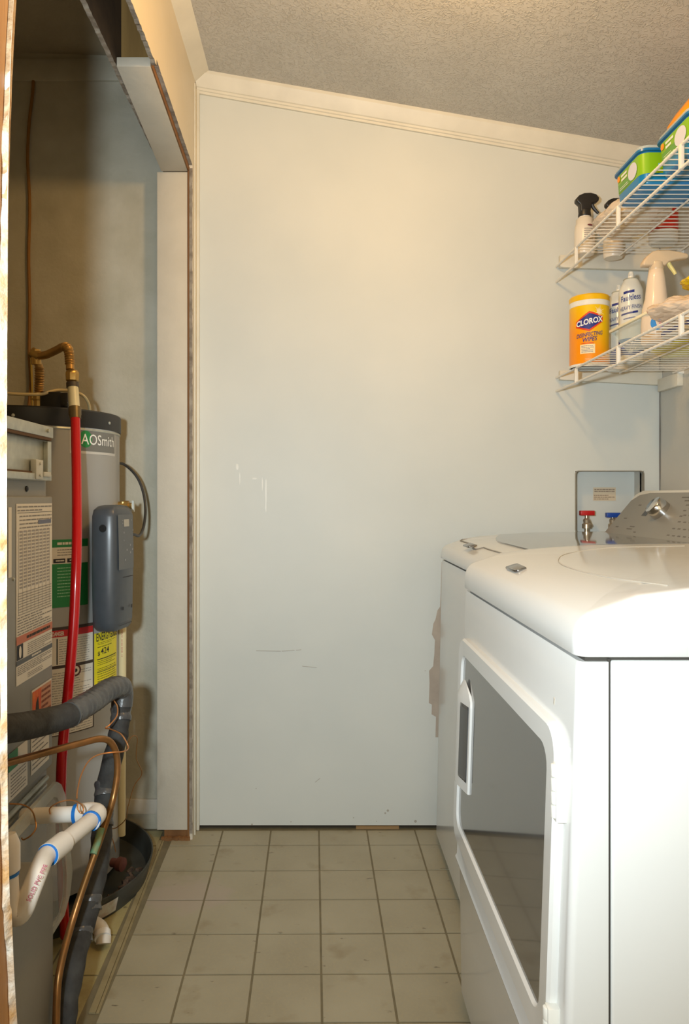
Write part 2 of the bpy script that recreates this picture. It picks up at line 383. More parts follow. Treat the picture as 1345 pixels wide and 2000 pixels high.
# crown moulding on the back wall follows the slope
def crown(name, A, B, inward, m, up=(0, 0, 1)):
    prof = [(0, -0.062), (0.008, -0.062), (0.009, -0.055), (0.013, -0.053), (0.014, -0.047), (0.018, -0.045), (0.024, -0.036), (0.034, -0.020), (0.040, -0.010), (0.041, 0.006), (0, 0.006)]
    A, B, inw = Vector(A), Vector(B), Vector(inward)
    mb = MB(); mb.prism([A+inw*p[0]+Vector((0, 0, p[1])) for p in prof], B-A); return struct(mb.build(name, m, None, smooth=True, ang=25))
crown('trim_crown_back', (XL+0.002, D, ceilz(XL)), (XR, D, ceilz(XR)), (0, -1, 0), M_trim)
mb = MB(); zc = ceilz(XL)
mb.prism([(XL, D, zc-0.035), (XL+0.052, D, zc-0.009+0.004), (XL+0.052, D, zc), (XL, D, zc+0.004)], (0, -(D+1.25), 0))
struct(mb.build('trim_crown_left', M_trim, None, smooth=False))
# left wall with the closet opening: sheets, studs, header, jambs
lw = struct(empty('wall_left', (-0.45, 1.65, 0)))
YJ = 2.338
def ragged_sheet(name, x0, x1, ys, zlow, ztop, m, medge, amp, seed, dz=0.0):
    random.seed(seed); n = int((ys[1]-ys[0])/0.012); R = []
    low = []
    for i in range(n+1):
        y = ys[0]+(ys[1]-ys[0])*i/n
        low.append((y, zlow+dz*i/n+(random.uniform(-amp, amp) if 0 < i < n else 0)))
    mb = MB()
    for i in range(n):
        (ya, za), (yb, zb) = low[i], low[i+1]
        k = len(mb.v); mb.add([(x0, ya, za), (x0, yb, zb), (x0, yb, ztop), (x0, ya, ztop), (x1, ya, za), (x1, yb, zb), (x1, yb, ztop), (x1, ya, ztop)], [])
        mb.f += [tuple(k+q for q in f) for f in [(0, 1, 2, 3), (4, 7, 6, 5)]]; mb.m += [0, 0]
        mb.f += [tuple(k+q for q in (0, 4, 5, 1))]; mb.m += [1]
    return mb.build(name, [m, medge], lw, smooth=False)
M_warmwall = mat('room_panel_paint', (214, 204, 184), rough=0.55, rgb2=(220, 210, 192), vscale=4, bump=0.2, bscale=40)
ragged_sheet('wall_sheet', XL-0.011, XL, (0.95, 1.822), 2.122, 2.455, M_warmwall, M_sheet, 0.0025, 5, .022)
ragged_sheet('wall_sheet', XL-0.011, XL, (1.822, YJ), 2.158, 2.455, M_warmwall, M_sheet, 0.001, 6, -.028)
ragged_sheet('closet_sheet', -0.512, -0.500, (0.95, YJ+0.07), 2.146, 2.56, M_brownboard, M_sheet, 0.002, 7)
MB().box(XL-0.011, XL, YJ+0.0005, D, 0.0, 2.455).build('wall_sheet', M_warmwall, lw, smooth=False)
MB().prism([(-.4985, 1.822, 2.141), (-.4985, YJ, 2.110), (-.4985, YJ, 2.140), (-.4985, 1.822, 2.165)], (.4985+XL-.015, 0, 0)).build('header_board', M_board, lw, bevel=0.002)
MB().prism([(XL-.0145, 1.826, 2.142), (XL-.0145, YJ, 2.111), (XL-.0145, YJ, 2.139), (XL-.0145, 1.826, 2.164)], (.003, 0, 0)).build('raw_strip', M_wood, lw, smooth=False)
MB().box(-0.499, XL-0.0125, 1.868, 1.906, 2.150, 2.52).build('stud', M_wood_dark, lw, smooth=False)
MB().box(-0.512, XL-0.016, YJ+0.001, YJ+0.036, 0.03, 2.1095).build('jamb_board', M_board, lw, bevel=0.0015)
MB().box(-0.49, XL-0.012, YJ+0.006, YJ+0.040, 0.0, 2.10).build('raw_jamb_stud', M_wood, lw, smooth=False)
mb = MB()
mb.box(XL-0.0155, XL-0.009, YJ-0.001, YJ+0.006, 0.004, 2.125); mb.build('raw_strip', M_wood, lw, smooth=False)
mb = MB(); random.seed(12)
zs = [0.02+k*0.02 for k in range(106)]
R = [[(XL-0.0095, YJ-0.002, z), (XL+random.uniform(-.001, .0008), YJ-0.002+random.uniform(-.001, 0), z), (XL, YJ+0.004, z), (XL-0.0095, YJ+0.004, z)] for z in zs]
mb.rings([[Vector(p) for p in r] for r in R]); mb.build('torn_edge', M_sheet, lw, smooth=False)
for x0, x1, y0 in [(XL, XL+0.0045, D-0.045), (XL, XL+0.011, D-0.012)]:
    MB().box(x0, x1, y0, y0+0.011, 0.0, ceilz(XL)-0.05).build('corner_bead', M_trim, lw, bevel=0.0012)
random.seed(22)
mb = MB()
for k in range(14):
    x = -0.495+k*0.0065; mb.obox((x, YJ-0.002+random.uniform(-.002, .002), 0.004), (random.uniform(.003, .006), 0, 0), (0, .005, .001), (0, 0, random.uniform(.003, .007)))
mb.build('splintered_underlay', M_wood, lw, smooth=False)
# near jamb stub: wood face with torn flaking paint at its edge
def yedge(z):
    if z > 1.08: return 0.9405+0.031*min(1.2, (z-1.08)/.655)**3.0
    e = 0.9405+0.028*min(1.2, (1.08-z)/.69)**4
    return e+(0.0045 if z < 0.56 else 0)
random.seed(31)
zs = [i*0.011 for i in range(0, 224)]
R = []
for z in zs:
    e = yedge(z)-0.004+0.0015*noise.noise(Vector((0, 3, z*8)))
    R.append([Vector((-0.412, 0.70, z)), Vector((-0.4005, 0.70, z)), Vector((-0.4005, e-0.011, z)), Vector((-0.4035, e-0.009, z)), Vector((-0.4035, e, z)), Vector((-0.412, e, z))])
MBw = MB(); MBw.rings(R)
MBw.build('near_trim_wood', mat('orange_stained_wood', (196, 140, 80), rough=0.4, rgb2=(150, 96, 46), vscale=16, stretch=(1, 1, 0.08), bump=0.4, bscale=60), lw, smooth=False)
R1 = []; R2 = []
for z in zs:
    e = yedge(z)+0.0008*noise.noise(Vector((5, 3, z*30)))
    n1 = noise.noise(Vector((7, 1, z*14))); n2 = noise.noise(Vector((2, 9, z*45)))
    wdt = 0.0045+0.011*n1+0.006*n2+.004*math.exp(-((z-1.3)/.3)**2); wdt = max(.0012, wdt); w2 = .0032+.008*min(1, max(0, (z-1.35)/.3))
    R1.append([Vector((-0.4125, e-wdt-0.003, z)), Vector((-0.4002, e-wdt-0.003, z)), Vector((-0.3950, e-w2, z)), Vector((-0.4125, e-w2, z))])
    R2.append([Vector((-0.4125, e-w2-.0002, z)), Vector((-0.3958+0.0008*n2, e-w2-.0002, z)), Vector((-0.3968, e, z)), Vector((-0.4125, e+0.001*n2, z))])
mb = MB(); mb.rings(R1); mb.build('flaking_paint', mat('flaked_white_paint', (236, 230, 216), rough=0.6, rgb2=(206, 160, 104), vscale=34, bump=0.7, bscale=120), lw, smooth=False)
mb = MB(); mb.rings(R2); mb.build('torn_edge', mat('torn_paper_edge', (214, 186, 148), rough=0.85, rgb2=(170, 128, 86), vscale=70, bump=0.6, bscale=150), lw, smooth=False)
MB().box(-0.50, -0.4135, 0.76, 0.925, 0, 2.46).build('near_stud', M_wood, lw, smooth=False)
MB().box(-0.50, -0.40, -1.3, 0.6995, 0, 2.46).build('near_wall', M_warmwall, lw, smooth=False)
MB().box(-0.50, -0.405, 0.70, 0.759, 0, 2.46).build('near_wall', M_wood, lw, smooth=False)

# ------------------------------------------------------------------ supply box in the back wall
sb = empty('laundry_supply_box', (0.9465, D, HZ0), 'recessed white laundry supply box with a paper sticker in the back wall', 'supply box')
mb = MB(); yb = D+0.073
mb.box(HX0, HX1, yb, yb+0.004, HZ0, HZ1); mb.build('back_plate', M_wall, sb, smooth=False)
mb = MB()
mb.box(HX0-0.002, HX0, D+0.0005, yb, HZ0, HZ1); mb.box(HX1, HX1+0.002, D+0.0005, yb, HZ0, HZ1)
mb.box(HX0, HX1, D+0.0005, yb, HZ0-0.002, HZ0); mb.box(HX0, HX1, D+0.0005, yb, HZ1, HZ1+0.002)
mb.build('side_walls', M_wall_r, sb, smooth=False)
# bezel lip with rounded corners
def rrect(cx, cz, hx, hz, r, n=6):
    out = []
    for sx, sz, a0 in [(1, 1, 0), (-1, 1, PI/2), (-1, -1, PI), (1, -1, 1.5*PI)]:
        for k in range(n+1):
            a = a0+PI/2*k/n; out.append((cx+sx*(hx-r)+r*math.cos(a), cz+sz*(hz-r)+r*math.sin(a)))
    return out
def frame_mesh(mb, outer, inner, mp, t):   # ring between two outlines (same count), thickness by mp(u,v,depth)
    n = len(outer)
    vs = [mp(u, v, 0) for u, v in outer]+[mp(u, v, 0) for u, v in inner]+[mp(u, v, t) for u, v in inner]+[mp(u, v, t) for u, v in outer]
    fs = []
    for i in range(n):
        j = (i+1) % n
        for a, b in ((0, 1), (1, 2), (2, 3), (3, 0)): fs.append((a*n+i, a*n+j, b*n+j, b*n+i))
    mb.add(vs, fs)
mb = MB(); hx, hz = (HX1-HX0)/2, (HZ1-HZ0)/2; cx, cz = (HX0+HX1)/2, (HZ0+HZ1)/2
frame_mesh(mb, rrect(cx, cz, hx+0.0015, hz+0.0015, .012), rrect(cx, cz, hx-0.0005, hz-0.0005, .011), lambda u, v, d: (u, D-0.0025+d, v), 0.02)
mb.build('rim', mat('box_rim', (150, 144, 130), rough=0.6), sb)
fnp = lambda u, v: (u, yb-0.001, v)
p0 = P(1158, 952, yb-.001); p1 = P(1202, 978, yb-.001)
mb = MB(); patch(mb, fnp, p0.x, p1.x, p1.z, p0.z); mb.build('sticker', mat('tan_sticker', (214, 196, 168), rough=0.6), sb, smooth=False)
fnq = lambda u, v: (u, yb-0.0014, v)
print_lines(fnq, p0.x+.004, p1.x-.004, p0.z-.016, p0.z-.004, 2, mat('sticker_print', (140, 118, 100), rough=.7), sb)
print_lines(fnq, p0.x+.002, p1.x-.004, p1.z+.003, p1.z+.022, 3, mat('sticker_print', (140, 118, 100), rough=.7), sb, fill=.35)
def faucet(px_, py_, col, label, gname):
    Y = D+0.02; c = P(px_, py_, Y)
    r = empty('water_valve', (c.x, Y, HZ0), label, 'valve', None)
    zb = HZ0+.0008
    mb = MB(); mb.lathe((c.x, Y, zb), [(.0075, 0), (.0075, .012), (.0145, .0125), (.0145, .026), (.010, .030), (.0115, .040), (.006, .046), (.006, c.z-zb-.008)], 12)
    mb.tube([(c.x+.004, Y+.002, zb+.034), (c.x+.016, Y+.010, zb+.018)], [.009, .008], 10)
    mb.build('valve_body', mat('nickel_valve', (196, 180, 156), rough=.3, metal=.7), r)
    mb = MB(); z = c.z
    mb.box(c.x-.022, c.x+.024, Y-.010, Y+.010, z-.008, z+.008); mb.build('valve_handle', col, r, bevel=.002)
    return r
M_redh = mat('red_handle', (190, 22, 24), rough=.35); M_blueh = mat('blue_handle', (26, 70, 160), rough=.35)
faucet(1145, 1002, M_redh, 'brass water valve with a red lever handle above the washer', 'v')
faucet(1196, 1006, M_blueh, 'brass water valve with a blue lever handle, half behind the washer console', 'v')

# ------------------------------------------------------------------ washer and dryer bodies
def planring(x0, x1, y0, y1, r, z, n=7, inset=0.0, zf=None, drop=0.0):
    x0 += inset; x1 -= inset; y0 += inset; y1 -= inset; r = max(r-inset, 0.003); out = []
    for cx, cy, a0 in [(x1-r, y1-r, 0), (x0+r, y1-r, PI/2), (x0+r, y0+r, PI), (x1-r, y0+r, 1.5*PI)]:
        for k in range(n+1):
            a = a0+PI/2*k/n; x = cx+r*math.cos(a); y = cy+r*math.sin(a)
            out.append(Vector((x, y, (zf(x)-drop) if zf else z)))
    # densify straight runs so that the crowned top follows its profile
    d = []
    for i, p in enumerate(out):
        q = out[(i+1) % len(out)]; d.append(p); L_ = (q-p).length
        if L_ > 0.05:
            m = 12
            for k in range(1, m):
                t = k/m; s = p.lerp(q, t)
                if zf: s.z = zf(s.x)-drop
                d.append(s)
    return d
def topz(d0, base):
    tab = [(0, .0), (.006, .010), (.014, .017), (.03, .026), (.06, .037), (.10, .045), (.16, .051), (.27, .058), (.5, .061), (1, .061)]
    for (a, za), (b, zb) in zip(tab, tab[1:]):
        if d0 <= b: return base+za+(zb-za)*max(0, (d0-a))/(b-a)
    return base+.061
def lid_body(name, x0, x1, y0, y1, z0, base, parent, rad=0.018):
    zf = lambda x: topz(x-x0, base)
    R = [planring(x0, x1, y0, y1, rad, z0, inset=0.0015), planring(x0, x1, y0, y1, rad, z0+.0015),
         planring(x0, x1, y0, y1, rad, 0, zf=zf, drop=.011), planring(x0, x1, y0, y1, rad, 0, inset=.0015, zf=zf, drop=.0055),
         planring(x0, x1, y0, y1, rad, 0, inset=.004, zf=zf, drop=.002), planring(x0, x1, y0, y1, rad, 0, inset=.009, zf=zf, drop=.0004),
         planring(x0, x1, y0, y1, rad, 0, inset=.016, zf=zf, drop=0)]
    for ins in (.05, .09, .14, .2, .26, .31): R.append(planring(x0, x1, y0, y1, rad, 0, inset=ins, zf=zf))
    # keep the lowest ring edge below the crown
    for j in range(2, 5):
        for v in R[j]: v.z = max(v.z, z0+.003+.001*j)
    mb = MB(); mb.rings(R, True, True, True); return mb.build(name, M_white_enamel, parent, ang=50)

# dryer (nearest)
dy = empty('dryer', (0.68, 1.24, 0), 'white front-load dryer with a smoked glass door, nearest on the right', 'dryer')
DX, DY0, DY1 = 0.312, 0.892, 1.585
def xf(z):
    if z >= 0.318: return DX-0.019*(0.88-z)/0.562
    return DX-0.019+0.006*min(1, (0.318-z)/0.02)+0.004*(0.298-z if z < .298 else 0)/0.298
mb = MB(); R = []
for z in [0.03, 0.10, 0.20, 0.294, 0.302, 0.310, 0.318, 0.324, 0.38, 0.5, 0.62, 0.74, 0.84, 0.876, 0.882]:
    x = xf(z); r = .010
    if z in (.310, .318): x -= .0035
    if z == .882: x += .002
    ring = []
    for cy, a0 in [(DY1-r, PI/2), (DY0+r, PI)]:
        for k in range(8): a = a0+PI/2*k/7; ring.append(Vector((x+r+r*math.cos(a), cy+r*math.sin(a), z)))
    ring = [Vector((0.3485, DY1, z))]+ring+[Vector((0.3485, DY0, z))]
    R.append(ring)
mb.rings(R, True, True, True); mb.build('front_panel', M_white_enamel, dy, ang=30)
MB().box(0.3485, 0.352, DY0+0.003, DY1-0.003, 0.03, 0.885).build('panel_seam', M_seam, dy, smooth=False)
MB().box(0.352, 1.045, DY0, DY1, 0.03, 0.883).build('cabinet', M_white_enamel, dy, bevel=.004, segs=3)
MB().box(0.322, 1.04, DY0+0.006, DY1-0.006, 0.880, 0.889).build('lid_gap', M_seam, dy, smooth=False)
lid_body('top', DX-0.003, 1.05, DY0-0.003, DY1+0.003, 0.888, 0.922, dy)
for yy in (DY0+.05, DY1-.05):
    for xx in (.37, 1.0):
        m_ = MB(); m_.lathe((xx, yy, 0), [(.022, 0), (.022, .02), (.012, .022), (.012, .032)], 14); m_.build('foot', M_black, dy)
# door
zt, zb_, ya, yb2 = 0.790, 0.372, 0.926, 1.566
dcy, dcz, dhy, dhz = (ya+yb2)/2, (zt+zb_)/2, (yb2-ya)/2, (zt-zb_)/2
def cham(cy, cz, hy, hz, r, n=5): return rrect(cy, cz, hy, hz, r, n)
door = None
dmap = lambda u, v, d: (xf(v)-0.013+d, u, v)
mb = MB(); outer = cham(dcy, dcz, dhy, dhz, .040); inner = cham(dcy+0.006, dcz-0.001, dhy-.034, dhz-.0365, .026)
mid = cham(dcy, dcz, dhy-.004, dhz-.004, .036)
mid2 = cham(dcy+0.006, dcz-0.001, dhy-.030, dhz-.0325, .030)
vs_ = []
layers = [(outer, .013), (outer, .004), (mid, 0), (mid2, 0.0015), (inner, .007), (inner, .013)]
n = len(outer)
for L_, d in layers: vs_ += [dmap(u, v, d) for u, v in L_]
fs = [(a*n+i, a*n+(i+1) % n, (a+1)*n+(i+1) % n, (a+1)*n+i) for a in range(len(layers)-1) for i in range(n)]
mb.add(vs_, fs); door = mb.build('door', M_white_enamel, dy, ang=40)
mb = MB(); mb.prism([dmap(u, v, .006) for u, v in inner], (.005, 0, 0)); mb.build('window', M_glass, door, smooth=False)
# handle at the far side of the door: a wedge with a dark finger slot
hy0, hy1, hz0, hz1 = 1.438, 1.535, 0.502, 0.700
mb = MB(); R = []
for z, k in [(hz0, 1), (hz0+.004, 1), (hz0+.02, 1), (hz1-.035, 1), (hz1-.02, .95), (hz1-.008, .55), (hz1+.012, .02)]:
    x = xf(z)-0.012; yc = 1.50
    pr = [(.008, hy0), (.001, hy0+.003), (-.005, yc-.030), (-.011, yc), (-.010, hy1-.018), (-.006, hy1), (.004, hy1)]
    R.append([Vector((x+dx*k-(.0 if k > .5 else 0), yc+(y-yc)*(k*.6+.4 if k > .1 else .15), z)) for dx, y in pr])
mb.rings(R, True, True, True); hd = mb.build('handle', M_white_enamel, door, ang=45)
# slot follows the ramp of the wedge
za, zb3 = hz0+.018, hz1-.030
def ramp(y):
    tab = [(hy0, .008), (hy0+.003, .001), (1.470, -.005), (1.50, -.011), (hy1-.018, -.010)]
    for (a, xa), (b, xb) in zip(tab, tab[1:]):
        if y <= b: return xa+(xb-xa)*(y-a)/(b-a)
    return -.010
mb = MB(); ys = [1.4475, 1.449, 1.454, 1.462, 1.470, 1.480, 1.487, 1.489]
zsn = [za, za+.003, za+.008, .55, .62, zb3-.008, zb3-.003, zb3]
vs_ = []
for jz, z in enumerate(zsn):
    for jy, y in enumerate(ys):
        e = .0012 if 1 <= jy <= 6 and 1 <= jz <= 6 else -.0005
        vs_.append((xf(z)-.012+ramp(y)-e, y, z))
nn = len(ys)
mb.add(vs_, [(j*nn+i, j*nn+i+1, (j+1)*nn+i+1, (j+1)*nn+i) for j in range(len(zsn)-1) for i in range(nn-1)])
mb.build('finger_slot', mat('dark_slot', (74, 76, 78), rough=.15, coat=.5), door)
# hinges on the near side
for zc in (0.722, 0.42):
    mb = MB(); x = xf(zc)-.010
    mb.box(x-.004, x+.012, DY0+.022, DY0+.036, zc-.044, zc+.028)
    for k in range(4): mb.lathe((x-.003, DY0+.030, zc-.040+k*.017), [(.0052, 0), (.0052, .0155)], 12)
    mb.build('hinge', M_white_plastic, door, bevel=.001)
# badge
def badge(x, y, z, parent):
    mb = MB(); mb.prism([(x-.010, y-.030, z-.004), (x-.006, y-.036, z-.003), (x+.010, y-.034, z+.002), (x+.012, y+.030, z+.003), (x+.007, y+.036, z+.001), (x-.010, y+.034, z-.004)], (-.0008, 0, .0045))
    mb.build('badge', mat('grey_chrome_badge', (150, 150, 150), rough=.2, metal=.9), parent, bevel=.0015)
badge(0.352, 1.325, 0.953, dy)
# shallow oval recess line on the crowned top and small paint chips
mb = MB(); pts = [(x, y, topz(x-DX+.003, .922)+.0001) for x, y, _ in smoothpath([(.74, 1.50, 0), (.60, 1.485, 0), (.48, 1.42, 0), (.42, 1.30, 0), (.404, 1.17, 0), (.412, 1.04, 0), (.437, .93, 0)], 8)]
mb.tube(pts, .0009, 6); mb.build('top_crease', mat('soft_grey_line', (188, 180, 166), rough=.3), dy)
M_chip = mat('paint_chip', (186, 176, 160), rough=.6)
MB().obox((xf(.812)-.0003, .975, .812), (.0004, 0, 0), (0, .0015, .001), (0, -.001, .0045)).build('paint_chip', M_chip, dy, smooth=False)
for (x, z) in [(0.505, .796), (.448, .905), (.462, .715), (.60, .52)]:
    MB().obox((x, DY0-.0003 if z < .88 else DY0-.0034, z), (.0022, 0, .0008), (0, .0003, 0), (0, 0, .0018)).build('paint_chip', M_chip, dy, smooth=False)

# washer
ws = empty('washing_machine', (0.72, 1.98, 0), 'white top-load washing machine with a grey dial console, behind the dryer against the back wall', 'washer')
WX, WY0, WY1 = 0.384, 1.645, 2.335
WB = .912
mb = MB(); R = []
for z in [0.03, 0.14, 0.5, 0.80, 0.880, .885]:
    r = .02; x = WX-.013*(0.88-z)/.62+(.002 if z > .882 else 0); ring = []
    for cy, a0 in [(WY1-r, PI/2), (WY0+r, PI)]:
        for k in range(7): a = a0+PI/2*k/6; ring.append(Vector((x+r+r*math.cos(a), cy+r*math.sin(a), z)))
    R.append([Vector((1.05, WY1, z))]+ring+[Vector((1.05, WY0, z))])
mb.rings(R, True, True, True); mb.build('cabinet', M_white_enamel, ws, ang=30)
MB().box(WX+.01, 1.04, WY0+.006, WY1-.006, 0.884, 0.892).build('lid_gap', M_seam, ws, smooth=False)
lid_body('top', WX-.003, 1.06, WY0-.003, WY1+.003, .891, WB, ws)
wz = lambda x: topz(x-WX+.003, WB)
mb = MB(); nx, ny = 14, 10; outl = []
def lidpt(u, v, o=0.0): x0_ = .487+.07*max(0, (v-.45)/.55)**2; x = x0_+u*(.86-x0_); y = 1.70+v*(2.275-1.70); return Vector((x, y, wz(x)+o))
vs_ = [lidpt(i/nx, j/ny, .003) for j in range(ny+1) for i in range(nx+1)]+[lidpt(i/nx, j/ny, -.003) for j in range(ny+1) for i in range(nx+1)]
K = (nx+1)*(ny+1); fs = [(j*(nx+1)+i, j*(nx+1)+i+1, (j+1)*(nx+1)+i+1, (j+1)*(nx+1)+i) for j in range(ny) for i in range(nx)]
loop = [i for i in range(nx+1)]+[(j+1)*(nx+1)-1 for j in range(1, ny+1)]+[ny*(nx+1)+i for i in range(nx-1, -1, -1)]+[j*(nx+1) for j in range(ny-1, 0, -1)]
fs += [(loop[i], loop[(i+1) % len(loop)], loop[(i+1) % len(loop)]+K, loop[i]+K) for i in range(len(loop))]
mb.add(vs_, fs); lidg = mb.build('lid_glass', M_lidglass, ws, ang=50)
mb = MB()
mb.tube([(lambda x, y: (x, y, wz(x)+.001))(x, y) for x, y in [(.86, 1.68), (.445, 1.68), (.436, 1.70), (.434, 1.9), (.436, 1.96), (.420, 1.98), (.420, 2.03), (.436, 2.05), (.434, 2.28), (.444, 2.297), (.86, 2.297)]], .0016, 6)
mb.build('lid_seam', mat('lid_seam_grey', (150, 144, 134), rough=.5), ws)
badge(0.411, 2.03, WB+.036, ws)
# console
cface = lambda u, v, o=0: Vector((.872+.118*v-.1316*0-.76*o*.0, u, .955+.142*v))+Vector((-.769, 0, .639))*o
mb = MB(); prof = [(.868, .952), (.985, 1.094), (.997, 1.101), (1.06, 1.096), (1.075, 1.05), (1.08, .952)]
R = []
ysn = [(1.662, .90), (1.668, .96), (1.69, 1.0), (2.0, 1.0), (2.28, 1.0), (2.302, .965), (2.308, .90)]
for y, k in ysn: R.append([Vector((.96+(x-.96)*(k if x < .96 or x > 1 else k), y, .952+(z-.952)*k)) for x, z in prof])
mb.rings(R, True, True, True); con = mb.build('console', M_white_plastic, ws, ang=30)
def csh(u, v, o=0): return cface(u, v, o+.0022)
mb = MB(); pts = [(1.685, .05), (2.290, .05), (2.290, .80), (2.26, .92), (2.2, .965), (1.76, .965), (1.70, .92), (1.685, .80)]
mb.prism([csh(u, v, -.001) for u, v in pts], Vector((-.769, 0, .639))*.002); mb.build('control_panel', M_silver, con, smooth=False)
kc = csh(2.035, .60, .001)
mb = MB(); mb.lathe(kc, [(.030, 0), (.0295, .012), (.027, .030), (.024, .033), (0, .034)], 32, (-.769, 0, .639)); mb.build('dial_knob', M_chrome, con, ang=50)
fnc = lambda u, v: csh(2.29-u, v/.184, .0014)
mb = MB(); a = [csh(2.135, .50, .0012), csh(2.105, .50, .0012), csh(2.105, .69, .0012), csh(2.135, .69, .0012)]; mb.prism(a, Vector((-.769, 0, .639))*.0005); mb.build('display', M_darkgrey, con, smooth=False)
mb = MB(); random.seed(4)
for (u, v, wd) in [(2.21, .70, .018), (2.235, .42, .02), (2.245, .24, .02), (2.16, .22, .035), (2.15, .27, .03), (2.10, .17, .015), (1.985, .86, .05), (1.955, .80, .03), (1.93, .72, .018), (1.92, .62, .014), (1.915, .52, .014)]+[(1.90-.028*i, .18+.12*j, .014) for i in range(6) for j in range(5)]:
    mb.prism([csh(u, v, .001), csh(u-wd, v, .001), csh(u-wd, v+.02, .001), csh(u, v+.02, .001)], Vector((-.769, 0, .639))*.0003)
mb.build('printing', M_print, con, smooth=False)['kind'] = 'stuff'
for yy in (WY0+.05, WY1-.05):
    for xx in (.42, 1.0):
        m_ = MB(); m_.lathe((xx, yy, 0), [(.022, 0), (.022, .02), (.012, .022), (.012, .032)], 14); m_.build('foot', M_black, ws)

# ------------------------------------------------------------------ wire shelves
def make_shelf(zd, lip, label):
    s = empty('wire_shelf', (0.94, 1.7, zd), label, 'shelf', 'wire shelves on the right wall')
    xfr, xb, y0, y1, yg = .772, 1.092, 0.95, D-.004, 2.285
    for z in (zd, zd-lip): MB().tube([(xfr, y0, z), (xfr, y1, z)], .0036, 10).build('front_rail', M_wire, s)
    MB().tube([(.927, y0, zd-.0045), (.927, yg, zd-.0045)], .0026, 8).build('support_rod', M_wire, s)
    MB().tube([(xb, y0, zd-.0045), (xb, yg, zd-.0045)], .0030, 8).build('rear_rail', M_wire, s)
    mb = MB(); y = y0+.02; 
    while y < yg:
        mb.tube([(xb+.004, y, zd-.0005), (xfr, y, zd-.0005)], .0014, 5)
        mb.tube([(xfr-.0035, y, zd+.001), (xfr-.0035, y, zd-.001)], .0014, 5); y += .027
    o = mb.build('deck_wires', M_wire, s); o['kind'] = 'stuff'
    for y in (2.225, 1.912, 1.579, 1.26):
        MB().box(xfr-.0045, xfr+.0045, y-.005, y+.005, zd-lip-.002, zd+.001).build('rail_clip', M_wire, s, bevel=.001)
    for y in (2.262, 1.40): MB().box(xb+.0025, XR, y-.006, y+.006, zd-.012, zd+.006).build('wall_clip', M_white_plastic, s, bevel=.001)
    return s
ZU, ZL = 1.832, 1.470
make_shelf(ZU, .050, 'upper white wire shelf, holding green tubs, on the right wall')
make_shelf(ZL, .044, 'lower white wire shelf, holding the starch cans, on the right wall')
# cleats beneath the shelves
def cleat(zl, zr, zt, label):
    mb = MB(); y0 = D-.018
    mb.prism([(.78, y0, zl), (XR-.001, y0, zr), (XR-.001, y0, zt), (.78, y0, zt)], (0, .018, 0))
    c = mb.build('shelf_cleat', M_trim, None, bevel=.0015); tag(c, label, 'board', 'shelf cleats on the back wall')
def sidecleat(z0, z1, ya, label):
    c = MB().box(XR-.018, XR, ya, D-.0185, z0, z1).build('side_cleat', M_trim, None, bevel=.0015); tag(c, label, 'board')
cleat(1.462, 1.444, 1.492, 'white board screwed to the back wall under the lower wire shelf')
cleat(1.826, 1.815, 1.866, 'white board screwed to the back wall under the upper wire shelf')
sidecleat(1.422, 1.462, 2.262, 'short white board on the right wall under the lower shelf end')

# ------------------------------------------------------------------ things on the shelves
TOPW = .0014
def bent_label(cx, cy, R_, off=.0006):
    return lambda u, v: (cx+(R_+off)*math.sin(u/R_), cy-(R_+off)*math.cos(u/R_), v)
# yellow wipes canister
cx, cy, cr, ch, z0 = .817, 2.240, .0575, .215, ZL+TOPW
can = empty('wipes_canister', (cx, cy, z0), 'yellow and orange disinfecting wipes canister at the far end of the lower shelf', 'canister')
M_yel = mat('yellow_plastic', (238, 186, 12), rough=.3)
# base colour printed as a real diagonal split: orange foot to yellow top
M_can = bpy.data.materials.new('canister_print'); M_can.use_nodes = True
nt = M_can.node_tree; b = nt.nodes['Principled BSDF']; b.inputs['Roughness'].default_value = .3
tc = nt.nodes.new('ShaderNodeTexCoord'); sp = nt.nodes.new('ShaderNodeSeparateXYZ'); nt.links.new(tc.outputs['Object'], sp.inputs[0])
ma = nt.nodes.new('ShaderNodeMath'); ma.operation = 'MULTIPLY_ADD'; ma.inputs[1].default_value = 1.1; nt.links.new(sp.outputs['X'], ma.inputs[0]); nt.links.new(sp.outputs['Z'], ma.inputs[2])
rp = nt.nodes.new('ShaderNodeValToRGB'); rp.color_ramp.elements[0].position = .04; rp.color_ramp.elements[1].position = .14
rp.color_ramp.elements[0].color = srgb(248, 150, 16); rp.color_ramp.elements[1].color = srgb(240, 196, 8)
nt.links.new(ma.outputs[0], rp.inputs['Fac']); nt.links.new(rp.outputs['Color'], b.inputs['Base Color'])
MB().lathe((cx, cy, z0), [(cr-.003, 0), (cr, .002), (cr, .179), (cr-.002, .180)], 48).build('body', M_can, can)
MB().lathe((cx, cy, z0), [(cr+.0006, .0), (cr+.0006, .007)], 48).build('base_band', M_white_plastic, can)
MB().lathe((cx, cy, z0), [(cr-.001, .179), (cr+.0004, .180), (cr+.0004, .195), (cr-.001, .196)], 48).build('white_band', M_white_plastic, can)
MB().lathe((cx, cy, z0), [(cr+.0008, .195), (cr+.0012, .209), (cr-.002, .213), (cr-.006, .2135), (0, .2135)], 48).build('cap', M_yel, can)
f0 = math.atan2(cx, cy)                      # the printed face looks back towards the room
def cfn(rr, off, tilt=0.0): 
    def fn(u, v):
        a = u/rr-.35; return (cx+(rr+off)*math.sin(a), cy-(rr+off)*math.cos(a), v+z0+tilt*u)
    return fn
Mw = mat('white_print', (240, 240, 236), rough=.4); Mb = mat('blue_print', (34, 48, 128), rough=.4); Mr = mat('red_orange_print', (220, 60, 24), rough=.4)
